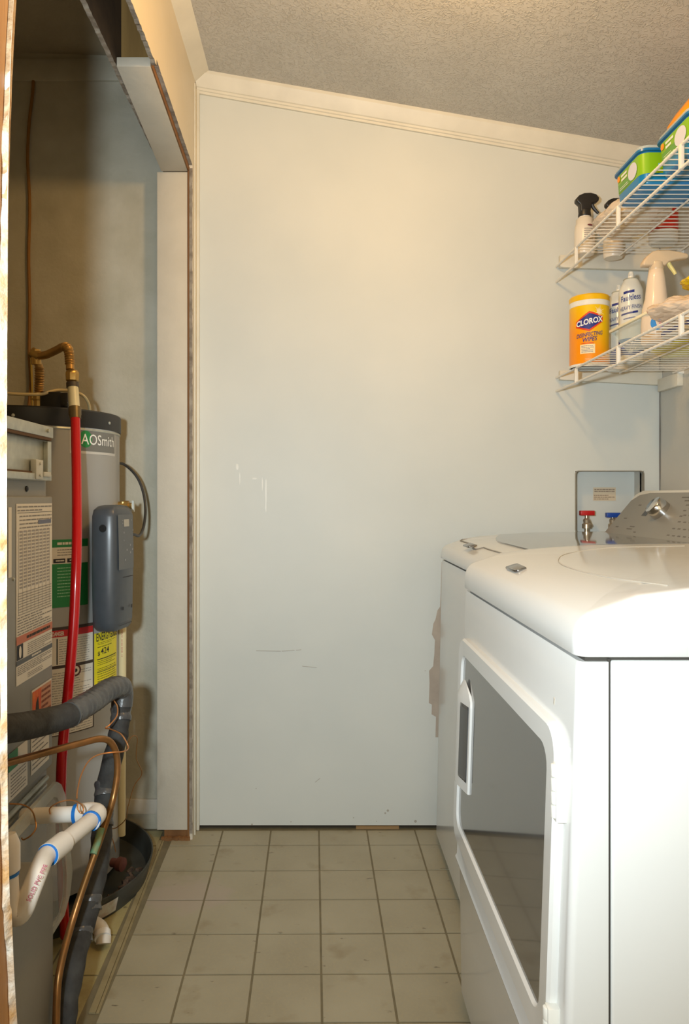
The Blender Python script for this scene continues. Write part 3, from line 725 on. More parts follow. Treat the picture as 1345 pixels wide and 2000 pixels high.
def hexa(fn, w_, h_, zc, m, nm):
    mb = MB(); top = []; N_ = 14
    for i in range(N_+1):
        u = -w_+2*w_*i/N_; hh = h_*(1-.72*abs(u)/w_); top.append((u, hh))
    vs_ = [fn(u, zc+hh) for u, hh in top]+[fn(u, zc-hh) for u, hh in top]
    mb.add(vs_, [(i, i+1, N_+2+i, N_+1+i) for i in range(N_)]); return mb.build(nm, m, can, smooth=False)
hexa(cfn(cr, .0006, .18), .040, .030, .130, Mr, 'logo_border'); hexa(cfn(cr, .0010, .18), .035, .024, .130, Mb, 'logo_field')
text('CLOROX', .0225, cfn(cr, .0022, .18), 'lettering', Mw, can, bold=.03, sx=.80, align='CENTER')
lt = [o for o in can.children if o.name.startswith('lettering')][-1]
for v in lt.data.vertices: v.co.z += .122
def ctext(s_, size, zz_, m, tilt=.1, bold=.02, sx=.9, shear=.2):
    t = text(s_, size, cfn(cr, .0016, tilt), 'lettering', m, can, bold=bold, sx=sx, align='CENTER', shear=shear)
    for v in t.data.vertices: v.co.z += zz_
ctext('DISINFECTING', .0165, .086, Mb, bold=.010, sx=.70); ctext('WIPES', .0175, .071, Mb, bold=.012, sx=.85)
print_lines(cfn(cr, .001), -.022, .012, .063, .068, 1, Mr, can)
mb = MB(); patch(mb, cfn(cr, .0008), -.026, .016, .035, .062, 6, 1); mb.build('white_print_field', mat('cream_print', (246, 226, 180), rough=.4), can, smooth=False)
print_lines(cfn(cr, .0012), -.022, .012, .038, .060, 5, Mb, can, fill=.3)
print_lines(cfn(cr, .001), -.012, .006, .014, .022, 2, mat('pale_orange_print', (250, 190, 120), rough=.4), can)
mb = MB(); fnx = cfn(cr, .0007)
for k in range(14):
    a = 2*PI*k/14; uu, vv = .028, .158
    L_ = .020 if k % 2 else .013
    mb.add([fnx(uu+.0022*math.cos(a+1.57), vv+.0022*math.sin(a+1.57)), fnx(uu+L_*math.cos(a), vv+L_*math.sin(a)), fnx(uu-.0022*math.cos(a+1.57), vv-.0022*math.sin(a+1.57))], [(0, 1, 2)])
mb.build('sparkle_print', mat('cream_print', (246, 226, 180), rough=.4), can, smooth=False)

# two spray-starch cans
M_canbody = mat('white_can_paint', (222, 222, 214), rough=.22, coat=.3)
def make_can(cx, cy, label):
    z0 = ZL+TOPW; R_ = .0335
    c = empty('starch_can', (cx, cy, z0), label, 'spray can', 'white spray starch cans on the lower shelf')
    MB().lathe((cx, cy, z0), [(R_-.002, 0), (R_, .002), (R_, .205), (R_-.003, .216), (R_-.009, .230), (R_-.013, .238), (R_-.014, .240)], 36).build('body', M_canbody, c)
    MB().lathe((cx, cy, z0), [(R_-.014, .2395), (R_-.0125, .241), (R_-.013, .243), (.008, .244)], 28).build('crimp_ring', M_galv, c)
    mb = MB(); mb.lathe((cx, cy, z0), [(.0085, .2435), (.0075, .258), (.0055, .264), (0, .265)], 16); mb.obox((cx-.005, cy-.006, z0+.256), (.003, 0, 0), (0, .003, 0), (0, 0, .003)); mb.build('nozzle', M_white_plastic, c)
    def fn(off, tilt=.12):
        def g(u, v): a = u/R_-.42; return (cx+(R_+off)*math.sin(a), cy-(R_+off)*math.cos(a), v+z0+tilt*u)
        return g
    mb = MB(); patch(mb, fn(.0006), -.020, .010, .196, .203, 6, 1); mb.build('blue_banner', Mb, c, smooth=False)
    def tx(s_, size, zz_, m, sx=.8, bold=.01):
        t = text(s_, size, fn(.0016), 'lettering', m, c, bold=bold, sx=sx, align='CENTER')
        for v in t.data.vertices: v.co.z += zz_
    tx('Faultless', .0230, .175, Mb, .72, .008); tx('HEAVY FINISH', .0165, .149, mat('slate_print', (90, 94, 136), rough=.4), .62, .006)
    mb = MB(); patch(mb, fn(.0006), -.028, .006, .136, .141, 6, 1); mb.build('print_bar', mat('slate_print', (100, 104, 140)), c, smooth=False)
    mb = MB(); patch(mb, fn(.0007), .006, .020, .136, .142, 4, 1); mb.build('print_bar', Mb, c, smooth=False)
    print_lines(fn(.0007), -.020, .012, .121, .127, 1, mat('slate_print', (100, 104, 140)), c, fill=.5)
    mb = MB(); patch(mb, fn(.0006, 0), -.046, .060, .018, .066, 16, 1); mb.build('blue_field', mat('deep_blue_print', (30, 60, 130), rough=.35), c, smooth=False)
    mb = MB(); g = fn(.0010, .1)
    mb.add([g(-.004, .026), g(.004, .026), g(.014, .060), g(.004, .056)], [(0, 1, 2, 3)]); mb.add([g(-.002, .030), g(.014, .030), g(.014, .036), g(-.001, .036)], [(0, 1, 2, 3)]); mb.build('white_figure', Mw, c, smooth=False)
    return c
make_can(.925, 2.285, 'white spray starch can beside the yellow canister, farther of the two cans')
make_can(.905, 2.150, 'white spray starch can with blue lettering, nearer of the two cans')
# flat white tray standing on edge in front of the cans
a = P(1192, 648, 2.06); bq = P(1266, 610, 1.87)
tr = empty('plastic_tray', (a.x, (a.y+bq.y)/2, ZL), 'thin cream-rimmed clear tray standing in front of the starch cans', 'tray')
ax = (bq-a)/2; cc = (a+bq)/2
MB().obox(cc, ax, (.0045, 0, 0), (0, 0, .0035)).build('rim', mat('cream_plastic', (238, 226, 190), rough=.35), tr, bevel=.001)
mb = MB(); zbt = ZL+.002
q = [Vector((a.x+.002, a.y, a.z-.004)), Vector((bq.x+.002, bq.y, bq.z-.004)), Vector((bq.x+.03, bq.y, zbt)), Vector((a.x+.03, a.y-.05, zbt))]
mb.prism(q, (.0025, 0, 0)); mb.build('side', mat('pale_blue_clear_plastic', (206, 226, 226), rough=.2, alpha=.3), tr, smooth=False)

# trigger sprayer bottle on the lower shelf (cream, nearer)
def trigger_bottle(cx, cy, z0, hb, R_, mbody, mhead, mtrig, name, label, flip, headscale=1.0, neck=.016, long_neck=False, head_prof=None, trig_path=None):
    o = empty(name, (cx, cy, z0), label, 'spray bottle')
    if long_neck: pr = [(R_*.9, 0), (R_, .006), (R_, hb*.30), (R_*.93, hb*.48), (R_*.74, hb*.62), (neck*1.45, hb*.76), (neck*1.25, hb*.90), (neck*1.1, hb), (neck*.9, hb+.002)]
    else: pr = [(R_*.9, 0), (R_, .006), (R_, hb*.62), (R_*.93, hb*.78), (R_*.86, hb*.80), (R_*.84, hb*.93), (R_*.55, hb*.98), (neck, hb), (neck*.9, hb+.002)]
    MB().lathe((cx, cy, z0), pr, 32).build('body', mbody, o, ang=60)
    s = headscale; zt = z0+hb
    MB().lathe((cx, cy, zt), [(neck*1.05, 0), (neck*1.12, .003), (neck*1.0, .020*s), (neck*.8, .022*s)], 20).build('collar', mhead, o)
    # head: a pistol-shaped shell, rear overhang on one side, nozzle and trigger on the other
    f = flip; prof = head_prof
    mb = MB(); mb.prism([(cx+f*t*s, cy-.013*s, zt+z*s) for t, z in prof], (0, .026*s, 0)); mb.build('head', mhead, o, bevel=.005*s, segs=3, ang=60)
    mb = MB()
    pts = smoothpath([(cx+f*t*s, cy, zt+z*s) for t, z in trig_path], 4)
    mb.tube(pts, [(.0062-.00016*i)*s for i in range(len(pts))], 8); mb.build('trigger', mtrig, o)
    return o
M_creamb = mat('cream_translucent_bottle', (226, 206, 182), rough=.15, coat=.3)
PISTOL = [(-.040, .010), (-.039, .020), (-.030, .034), (-.014, .048), (0, .052), (.030, .052), (.060, .047), (.082, .042), (.082, .030), (.050, .026), (.030, .020), (.020, .010), (-.020, .010)]
PTRIG = [(.030, .028), (.036, .014), (.046, 0), (.052, -.010)]
DOME = [(-.030, .046), (-.029, .056), (-.020, .066), (-.004, .073), (.016, .074), (.034, .069), (.043, .058), (.042, .048), (.032, .043), (.020, .040), (.016, .014), (-.017, .014), (-.018, .036), (-.024, .042)]
DTRIG = [(.022, .044), (.028, .030), (.038, .018), (.044, .012)]
sp1 = trigger_bottle(.862, 1.895, ZL+TOPW, .190, .036, M_creamb, mat('cream_head', (208, 186, 156), rough=.25), mat('pale_yellow_trigger', (228, 214, 140), rough=.3), 'spray_bottle', 'cream trigger spray bottle at the front of the lower shelf', 1, .95, .0165, True, PISTOL, PTRIG)
def sfn(u, v): a = u/.036-.35; return (.862+.0366*math.sin(a), 1.895-.0366*math.cos(a), ZL+v)
mb = MB(); mb.prism([sfn(.0+.016*math.cos(2*PI*k/20), .050+.018*math.sin(2*PI*k/20)) for k in range(20)], (0, -.0002, 0)); mb.build('blue_label', mat('bright_blue_print', (40, 130, 200)), sp1, smooth=False)
print_lines(sfn, .004, .036, .034, .060, 3, mat('pink_print', (206, 120, 160)), sp1, fill=.5)
# white bottles with black triggers on the upper shelf
w1 = trigger_bottle(.824, 2.300, ZU+TOPW, .118, .030, mat('white_bottle', (228, 218, 202), rough=.3), M_black, M_black, 'spray_bottle', 'white spray bottle with a black trigger at the far end of the upper shelf', 1, .98, .0175, False, DOME, DTRIG)
w1['group'] = 'white bottles with black triggers on the upper shelf'
def wfn(u, v): a = u/.030-.1; return (.824+.0304*math.sin(a), 2.300-.0304*math.cos(a), ZU+v)
mb = MB(); mb.prism([wfn(.010+.009*math.cos(2*PI*k/16), .085+.003*math.sin(2*PI*k/16)) for k in range(16)], (0, -.0003, 0)); mb.build('oval_mark', mat('maroon_print', (110, 50, 50)), w1, smooth=False)
print_lines(wfn, -.008, .020, .040, .078, 6, M_inkgrey, w1, fill=.4)
w2 = trigger_bottle(.925, 2.330, ZU+TOPW, .122, .030, mat('white_bottle', (228, 218, 202), rough=.3), M_black, M_black, 'spray_bottle', 'white spray bottle with a black trigger half hidden behind the green tub', 1, .88, .0175, False, DOME, DTRIG)
w2['group'] = 'white bottles with black triggers on the upper shelf'

# green and blue tubs
M_tubblue = mat('blue_translucent_tub', (22, 120, 176), rough=.25, coat=.2); M_green = mat('lime_green_sleeve', (128, 176, 20), rough=.35)
M_dkgreen = mat('mid_green_print', (96, 152, 60), rough=.4); M_lav = mat('lavender_print', (206, 208, 224), rough=.4)
def tub_ring(x0, x1, y0, y1, z, r, n=5):
    out = []
    for cx_, cy_, a0 in [(x1-r, y1-r, 0), (x0+r, y1-r, PI/2), (x0+r, y0+r, PI), (x1-r, y0+r, 1.5*PI)]:
        for k in range(n+1):
            a = a0+PI/2*k/n; out.append(Vector((cx_+r*math.cos(a), cy_+r*math.sin(a), z)))
    return out
def make_tub(x0, x1, y0, y1, label):
    z0 = ZU+TOPW; o = empty('detergent_tub', ((x0+x1)/2, (y0+y1)/2, z0), label, 'tub', 'green and blue tubs on the upper shelf')
    g = lambda e, z, r=.022: tub_ring(x0-e, x1+e, y0-e, y1+e, z0+z, r)
    mb = MB(); mb.rings([g(-.010, 0), g(-.004, .002), g(-.001, .008), g(.003, .076), g(.004, .084)]); mb.build('tub_body', M_tubblue, o)
    mb = MB(); mb.rings([g(.0006, .028), g(.0034+.0004, .076)], True, False, False); mb.build('printed_sleeve', M_green, o)
    mb = MB(); mb.rings([g(.006, .079), g(.009, .080), g(.009, .085), g(.006, .087)]); mb.build('lid_flange', mat('blue_lid', (20, 104, 160), rough=.3), o)
    mb = MB(); mb.rings([g(.007, .0865), g(.006, .093), g(.0, .0955)]); mb.build('lid_top', mat('milky_clear_lid', (176, 190, 196), rough=.2, alpha=.8), o)
    # print on the long side facing the room (-X); u runs from far (left) to near (right)
    L_ = y1-y0
    def f(u, v): v = .028+(v-.034)*.9; return (x0-.0016-(v-.028)*.06, y1-u*L_, z0+v)
    mb = MB(); patch(mb, f, .12, .62, .037, .060); mb.build('print_field', M_dkgreen, o, smooth=False)
    def disc(u, v, ru, rv, m, nm): 
        mb = MB(); mb.prism([Vector(f(u+ru*math.cos(2*PI*k/20), v+rv*math.sin(2*PI*k/20)))+Vector((-.0004, 0, 0)) for k in range(20)], (-.0003, 0, 0)); mb.build(nm, m, o, smooth=False)
    disc(.70, .060, .17, .022, M_lav, 'round_print'); disc(.16, .076, .055, .008, mat('orange_print', (240, 150, 40)), 'round_print')
    fn2 = lambda u, v: Vector(f(u, v))+Vector((-.0005, 0, 0))
    print_lines(fn2, .26, .50, .060, .082, 2, Mw, o, fill=.55); print_lines(fn2, .18, .52, .040, .050, 2, Mw, o, fill=.3)
    print_lines(fn2, .62, .80, .050, .058, 2, M_inkgrey, o, fill=.3)
    # marks on the short side that faces the camera
    f3 = lambda u, v: (x0+.03+u*(x1-x0-.05), y0-.0012-(v-.034)*.055-.0004, z0+v)
    print_lines(f3, .05, .5, .044, .052, 1, mat('pale_blue_print', (120, 180, 200)), o, fill=.6)
    return o
make_tub(.776, 1.000, 1.782, 1.932, 'green and blue lidded tub on the upper shelf, farther of the two tubs')
make_tub(.806, 1.030, 1.600, 1.755, 'green and blue lidded tub on the upper shelf, nearer of the two tubs')
# orange jug
M_or = mat('orange_jug', (250, 164, 8), rough=.3)
cx, cy, zj = .968, 1.855, ZU+TOPW+.0965
jug = empty('orange_jug', (cx, cy, zj), 'orange plastic jug standing on top of the farther green tub', 'jug')
mb = MB(); a_, b_ = .078, .055
mb.rings([tub_ring(cx-a_, cx+a_, cy-b_, cy+b_, zj, .03), tub_ring(cx-a_-.003, cx+a_+.003, cy-b_-.003, cy+b_+.003, zj+.008, .03), tub_ring(cx-a_-.003, cx+a_+.003, cy-b_-.003, cy+b_+.003, zj+.095, .03),
          tub_ring(cx-a_+.012, cx+a_-.005, cy-b_+.005, cy+b_-.005, zj+.120, .03), tub_ring(cx-.030, cx+.040, cy-.03, cy+.03, zj+.165, .025), tub_ring(cx-.022, cx+.022, cy-.02, cy+.02, zj+.175, .018)]); mb.build('jug_body', M_or, jug)
MB().lathe((cx, cy, zj+.175), [(.022, 0), (.022, .022), (0, .024)], 20).build('cap', mat('orange_cap', (230, 120, 10), rough=.35), jug)
z0 = ZU+TOPW
# white bottle with a red label
cx, cy = 1.022, 2.200
rb = empty('white_bottle', (cx, cy, z0), 'round white bottle with a red label, seen through the upper shelf wires', 'bottle')
MB().lathe((cx, cy, z0), [(.036, 0), (.040, .004), (.040, .13), (.034, .15), (.016, .17), (.014, .175)], 28).build('body', mat('greyish_white_plastic', (206, 198, 184), rough=.35), rb)
MB().lathe((cx, cy, z0), [(.0408, .034), (.0408, .120)], 28).build('red_label', mat('red_label', (176, 34, 18), rough=.4), rb)
MB().lathe((cx, cy, z0), [(.017, .172), (.017, .19), (0, .191)], 20).build('cap', M_white_plastic, rb)
# crinkled bags
def bag(name, c, sx, sy, sz, m, label, seed, cat='bag', pinch=.25, freq=22, amp=.011, rot=0):
    bm = bmesh.new(); bmesh.ops.create_icosphere(bm, subdivisions=4, radius=1)
    for v in bm.verts:
        p = v.co.copy(); q = Vector((p.x*sx, p.y*sy, p.z*sz*(1-pinch*abs(p.x))))
        nz = noise.noise(q*freq+Vector((seed, 0, 0))); n2 = abs(noise.noise(q*freq*2.3+Vector((0, seed, 0))))
        q += p*(amp*nz-amp*.7*n2); q.z = max(q.z, -sz*.8)
        q = Matrix.Rotation(rot, 3, 'Y') @ q if rot else q
        v.co = q
    me = bpy.data.meshes.new(name); bm.to_mesh(me); bm.free(); me.materials.append(m)
    o = bpy.data.objects.new(name, me); C.objects.link(o); o.location = c
    lo = min(v.co.z for v in me.vertices)
    for v in me.vertices: v.co.z -= lo
    tag(o, label, cat); return o
bag('plastic_bag', (.880, 2.085, ZU+TOPW), .095, .135, .046, M_bag, 'crumpled clear plastic bag lying on the upper shelf', 3, freq=26)
bag('plastic_pouch', (.875, 1.765, ZL+.0335), .085, .085, .032, mat('crinkled_pink_film', (228, 204, 178), rough=.15, coat=.4, alpha=.85), 'crinkled clear pouch lying on top of the flat white carton on the lower shelf', 8, freq=30, amp=.010)
bag('yellow_bag', (.935, 1.73, ZL+.094), .088, .07, .026, mat('yellow_foil', (232, 196, 10), rough=.25, rgb2=(190, 160, 8), vscale=30), 'shiny yellow bag on the crinkled pouch at the right edge of the lower shelf', 5, pinch=.5, freq=20, amp=.010)
bag('yellow_bag', (.995, 2.01, ZL+TOPW), .085, .110, .022, mat('yellow_green_film', (222, 206, 4), rough=.35, rgb2=(200, 186, 2), vscale=20), 'flat yellow-green bag lying on the wires of the lower shelf', 15, freq=18, amp=.008)
bx = empty('white_box', (.915, 1.765, ZL), 'white carton with dark blue stripes under the pouch on the lower shelf', 'box')
MB().box(.845, .99, 1.70, 1.83, ZL+TOPW, ZL+.032).build('carton', mat('white_carton', (214, 204, 188), rough=.5), bx, bevel=.003)
MB().box(.8445, .9905, 1.6995, 1.8305, ZL+.008, ZL+.018).build('stripe', Mb, bx, smooth=False)

# ------------------------------------------------------------------ closet: water heater
HXc, HYc, HR = -.83, 2.12, .25
def H(x, y, R_=HR):
    k = (x-VX)/F; a = k*k+1; b = -2*(k*HXc+HYc); c = HXc**2+HYc**2-R_**2
    t = (-b-math.sqrt(max(0, b*b-4*a*c)))/(2*a); X, Y = k*t, t
    return math.atan2(X-HXc, -(Y-HYc))*R_, CH-(y-VY)/F*Y
def hfn(off):
    return lambda u, v: (HXc+(HR+off)*math.sin(u/HR), HYc-(HR+off)*math.cos(u/HR), v)
wh = empty('water_heater', (HXc, HYc, 0), 'tall grey cylindrical water heater with a black top ring in the closet', 'water heater')
ZT = 1.315
MB().lathe((HXc, HYc, 0), [(HR-.01, .03), (HR, .035), (HR, .09), (HR+.002, .095), (HR+.002, .105), (HR, .11), (HR, ZT-.045)], 96).build('tank', M_tank, wh)
MB().lathe((HXc, HYc, 0), [(HR+.003, ZT-.048), (HR+.004, ZT-.046), (HR+.004, ZT-.004), (HR+.001, ZT), (HR-.02, ZT+.001), (0, ZT+.004)], 96).build('top_ring', M_black, wh)
MB().lathe((HXc, HYc, 0), [(HR+.0015, ZT-.056), (HR+.0025, ZT-.054), (HR+.0015, ZT-.050)], 96).build('pale_band', M_galv, wh)
for x, y in [(25, 811), (211, 826)]:
    u, z = H(x, y, HR+.004); p = Vector(hfn(.0045)(u, z)); nrm = Vector((math.sin(u/HR), -math.cos(u/HR), 0))
    MB().lathe(p, [(.0045, 0), (.004, .002), (0, .0025)], 10, nrm).build('screw', M_galv, wh)
def hpatch(x0, x1, ya, yb_, xr, off, m, name, nu=14, ref=None):
    u0, _ = H(x0, 972); u1, _ = H(x1, 972); _, za = H(xr, ya); _, zb2 = H(xr, yb_)
    mb = MB(); patch(mb, hfn(off), u0, u1, zb2, za, nu, 1); return mb.build(name, m, wh, smooth=False), (u0, u1, zb2, za)
M_lgrey = mat('logo_grey', (116, 116, 112), rough=.4); M_lgreen = mat('logo_green', (30, 130, 66), rough=.4)
hpatch(136, 224, 833, 887, 180, .0006, mat('logo_outline', (198, 196, 190), rough=.4), 'logo_outline')
_, (u0, u1, z0, z1) = hpatch(138, 223, 838, 882, 180, .0009, M_lgrey, 'logo_band')
cu = H(167, 860)[0]; zc = (z0+z1)/2+.002
mb = MB(); f = hfn(.0013); mb.add([f(cu, zc)]+[f(cu+.021*math.cos(2*PI*k/28), zc+.023*math.sin(2*PI*k/28)) for k in range(28)], [(0, 1+k, 1+(k+1) % 28) for k in range(28)]); mb.build('logo_disc', M_lgreen, wh, smooth=False)
ul = H(158, 860)[0]; ur = H(221, 860)[0]
t = text('AOSmith', .040, lambda u, v: (u, v, 0), 'lettering', Mw, wh, bold=.004)
org = wloc(wh); wd = max((v.co+org).x for v in t.data.vertices)
for v in t.data.vertices:
    q = v.co+org; v.co = Vector(hfn(.0017)(ul+q.x/wd*(ur-ul), zc-.014+q.y))-org
# green top label
M_glabel = mat('green_label', (36, 132, 70), rough=.45)
hpatch(96, 171, 1054, 1184, 140, .0006, M_paper, 'green_label_sheet')
_, (u0, u1, z0, z1) = hpatch(96, 171, 1053, 1068, 140, .0010, M_glabel, 'green_header')
print_lines(hfn(.0014), u0+.02, u1-.004, z0+.003, z1-.003, 1, M_paper, wh, nu=2)
_, (u0, u1, z0, z1) = hpatch(96, 171, 1100, 1184, 140, .0010, M_glabel, 'green_field')
print_lines(hfn(.0014), u0+.02, u1-.03, z0+.025, z1-.006, 10, mat('pale_green_print', (150, 200, 160)), wh, fill=.28, nu=2)
_, z1 = H(140, 1070); _, z0 = H(140, 1085); print_lines(hfn(.001), u0+.02, u1-.02, z0, z1, 3, M_inkgrey, wh, fill=.3)
for xa, xb in ((104, 127), (131, 150)):
    _, (a_, b_, c_, d_) = hpatch(xa, xb, 1090, 1098, 140, .0012, M_ink, 'dark_badge'); print_lines(hfn(.0016), a_+.006, b_-.003, c_+.002, d_-.001, 1, M_paper, wh, nu=1)
# danger label with its dark frame
_, (u0, u1, z0, z1) = hpatch(70, 183, 1222, 1432, 140, .0006, mat('frame_ink', (66, 54, 46), rough=.5), 'danger_frame')
hpatch(70, 180.5, 1228, 1296, 140, .0010, M_paper, 'danger_sheet')
_, (a_, b_, c_, d_) = hpatch(70, 180.5, 1228, 1241, 140, .0014, mat('danger_red', (196, 26, 28), rough=.45), 'danger_header')
t = text('DANGER', .0150, lambda u, v: hfn(.0018)(u*.50+H(101.5, 1235)[0], v+c_+.0035), 'lettering', M_paper, wh, bold=.03)
_, z1b = H(140, 1244); _, z0b = H(140, 1294); print_lines(hfn(.0014), H(115, 972)[0], b_-.012, z0b, z1b, 11, M_inkgrey, wh, fill=.22, nu=2)
mb = MB(); patch(mb, hfn(.0014), H(110, 972)[0], H(110, 972)[0]+.003, z0b, z1b, 1, 1); mb.build('rule_line', M_ink, wh, smooth=False)
hpatch(70, 180.5, 1302, 1372, 140, .0010, M_paper, 'warning_sheet')
_, z1b = H(140, 1308); _, z0b = H(140, 1370); print_lines(hfn(.0014), H(96, 972)[0], b_-.006, z0b, z1b, 13, M_inkgrey, wh, fill=.22, nu=2)
cu, zc = H(147, 1309)
for r_, m_, of in ((.016, mat('dark_maroon', (90, 40, 40)), .0016), (.011, M_paper, .0019), (.005, M_ink, .0022)):
    f = hfn(of); mb = MB(); mb.add([f(cu, zc)]+[f(cu+r_*math.cos(2*PI*k/24), zc+r_*math.sin(2*PI*k/24)) for k in range(24)], [(0, 1+k, 1+(k+1) % 24) for k in range(24)]); mb.build('pictogram', m_, wh, smooth=False)
hpatch(70, 180.5, 1378, 1430, 140, .0010, M_paper, 'lower_sheet')
_, z1b = H(140, 1384); _, z0b = H(140, 1428); print_lines(hfn(.0014), H(102, 972)[0], b_-.004, z0b, z1b, 9, M_inkgrey, wh, fill=.22, nu=2)
# yellow guide label
_, (u0, u1, z0, z1) = hpatch(183.5, 227, 1234, 1352, 200, .0008, mat('guide_yellow', (232, 214, 10), rough=.4), 'yellow_label')
L_ = u1-u0
def fit(s_, x0_, x1_, ypx, hgt, m, bold=.02, xr=200):
    t = text(s_, .03, lambda u, v: (u, v, 0), 'lettering', m, wh, bold=bold); q0 = wloc(wh)
    W_ = max((v.co+q0).x for v in t.data.vertices); ua = H(x0_, 972)[0]; ub = H(x1_, 972)[0]; zb_ = H(xr, ypx)[1]
    for v in t.data.vertices:
        q = v.co+q0; v.co = Vector(hfn(.0014)(ua+q.x/W_*(ub-ua), zb_+q.y*hgt/.021))-q0
fit('ENERGYGUIDE', 187, 227, 1250, .022, M_ink, .012)
fit('$', 190, 194.5, 1278, .011, M_ink); fit('424', 196, 212, 1277, .017, M_ink, .005)
for yy0, yy1, rows in ((1252, 1258, 2), (1259, 1264, 1), (1284, 1298, 4), (1302, 1309, 2), (1312, 1330, 4)):
    _, za = H(200, yy0); _, zb2 = H(200, yy1); print_lines(hfn(.0013), u0+.012, u1-.012, zb2, za, rows, mat('olive_ink', (110, 100, 10)), wh, fill=.3, nu=2)
for yy in (1286, 1311):
    _, za = H(200, yy); mb = MB(); patch(mb, hfn(.0014), u0+.01, u1-.008, za, za+.0018, 8, 1); mb.build('rule_line', M_ink, wh, smooth=False)
# fittings on top: nipples, corrugated flex loop, actuator box, cable
def Pt(x, y, Y): return P(x, y, Y)
fx = empty('flex_connector', Pt(103, 700, 1.95), 'corrugated copper water connector looping over the water heater', 'pipe')
pa = smoothpath([Pt(76, 815, 1.99), Pt(76, 770, 1.99), Pt(77, 735, 1.98), Pt(76, 712, 1.97), Pt(69, 700, 1.97), Pt(67, 690, 1.97)], 12)
def corr(pts, r, amp, pitch, i0, i1):
    out = []; s_ = 0
    for i, p in enumerate(pts):
        if i: s_ += (p-pts[i-1]).length
        out.append(r+(amp*(0.5+0.5*math.cos(2*PI*s_/pitch)) if i0 <= i/len(pts) <= i1 else 0))
    return out
def dens(pts, step=.0012):
    out = [pts[0]]
    for a_, b_ in zip(pts, pts[1:]):
        n_ = max(1, int((b_-a_).length/step))
        for k in range(1, n_+1): out.append(a_.lerp(b_, k/n_))
    return out
d1 = dens(smoothpath([Pt(76, 800, 1.99), Pt(76, 765, 1.99), Pt(77, 735, 1.98), Pt(76, 715, 1.975), Pt(70, 702, 1.97)], 6)); MB().tube(d1, corr(d1, .0105, .0028, .0065, .25, .85), 14).build('hose', M_flex, fx)
d2 = dens(smoothpath([Pt(72, 695, 1.965), Pt(90, 693, 1.95), Pt(112, 683, 1.93), Pt(124, 677, 1.915), Pt(133, 682, 1.90), Pt(136, 698, 1.895), Pt(137, 722, 1.89)], 6)); MB().tube(d2, corr(d2, .0105, .0026, .0065, .6, .92), 14).build('hose', M_flex, fx)
mb = MB(); mb.tube([Pt(62, 688, 1.965), Pt(78, 697, 1.965)], .0150, 14); mb.tube([Pt(69, 683, 1.965), Pt(71, 712, 1.968)], .0135, 14); mb.build('elbow', M_brass, fx)
mb = MB(); mb.lathe(Pt(141, 746, 1.885), [(.013, 0), (.0165, .004), (.0175, .020), (.0165, .026), (.013, .030)], 8); mb.lathe(Pt(141, 757, 1.885), [(.0135, 0), (.0150, .003), (.0150, .012)], 16); mb.build('union', M_brass, fx)
mb = MB(); mb.lathe(Pt(76, 808, 1.99), [(.014, 0), (.014, .035), (.0165, .036), (.0165, .055), (.014, .056)], 8); mb.obox(Pt(74, 779, 1.99), (.020, 0, 0), (0, .003, 0), (0, 0, .002)); mb.build('shutoff', M_brass, fx)
dp = empty('ivory_pipe', Pt(146, 795, 1.865), 'short ivory plastic pipe between the copper connector and the red hose', 'pipe')
MB().tube([Pt(142, 752, 1.88), Pt(146, 806, 1.862)], .0135, 18).build('tube', M_cpvc, dp)
MB().tube([Pt(141.5, 748, 1.881), Pt(142, 757, 1.879)], .0155, 18).build('clamp', mat('dark_clamp', (70, 58, 44), rough=.5), dp)
mb = MB(); mb.tube([Pt(146, 797, 1.863), Pt(146.5, 812, 1.855)], .0155, 18); mb.tube([Pt(146.5, 804, 1.855), Pt(147, 818, 1.85)], .0140, 18); mb.build('crimp', mat('dark_brass_crimp', (112, 94, 60), rough=.4, metal=.5), dp)
# junction box on the heater
jb = empty('junction_box', Pt(110, 800, 2.0), 'black plastic junction box on top of the water heater', 'box')
c = Pt(106, 788, 1.99)
mb = MB(); mb.obox(c, (.028, .0, 0), (0, .030, 0), (0, 0, .028)); mb.build('box_body', M_black, jb, bevel=.004)
mb = MB(); mb.obox(Pt(128, 784, 1.965), (.011, 0, 0), (0, .014, 0), (0, 0, .022)); mb.build('end_cap', M_black, jb, bevel=.004)
mb = MB(); mb.lathe(Pt(129, 790, 1.948), [(.007, 0), (.007, .006), (.004, .007)], 12, (0, -1, 0)); mb.build('cable_gland', M_black, jb)
tag(MB().tube(smoothpath([Pt(10, 768, 1.90), Pt(40, 770, 1.91), Pt(80, 770, 1.93), Pt(95, 766, 1.97), Pt(112, 762, 1.99), Pt(130, 763, 2.0), Pt(150, 767, 2.0), Pt(165, 775, 2.02), Pt(174, 792, 2.05), Pt(175, 812, 2.07)], 6), .0042, 8).build('beige_cable', M_beige_wire, None), 'beige cable running across the top of the water heater', 'cable')
wy = D-.006
tag(MB().tube(smoothpath([Pt(66, 132, wy), Pt(64, 180, wy), Pt(57, 240, wy), Pt(54, 310, wy), Pt(58, 400, wy), Pt(56, 500, wy), Pt(58, 600, wy), Pt(57, 690, wy), Pt(60, 745, wy), Pt(56, 800, wy-.02), Pt(56, 830, wy-.05)], 6), .0052, 8).build('thermostat_wire', M_rustwire, None), 'brown wire running down the closet back wall behind the heater', 'wire')
tag(MB().tube(smoothpath([Pt(60, 690, wy-.011), Pt(62, 740, wy-.011), Pt(63, 800, wy-.011), Pt(62, 830, wy-.03)], 6), .0035, 8).build('yellow_wire', mat('dull_yellow_wire', (170, 140, 50), rough=.5), None), 'thin yellow wire hanging beside the brown wire above the heater', 'wire')
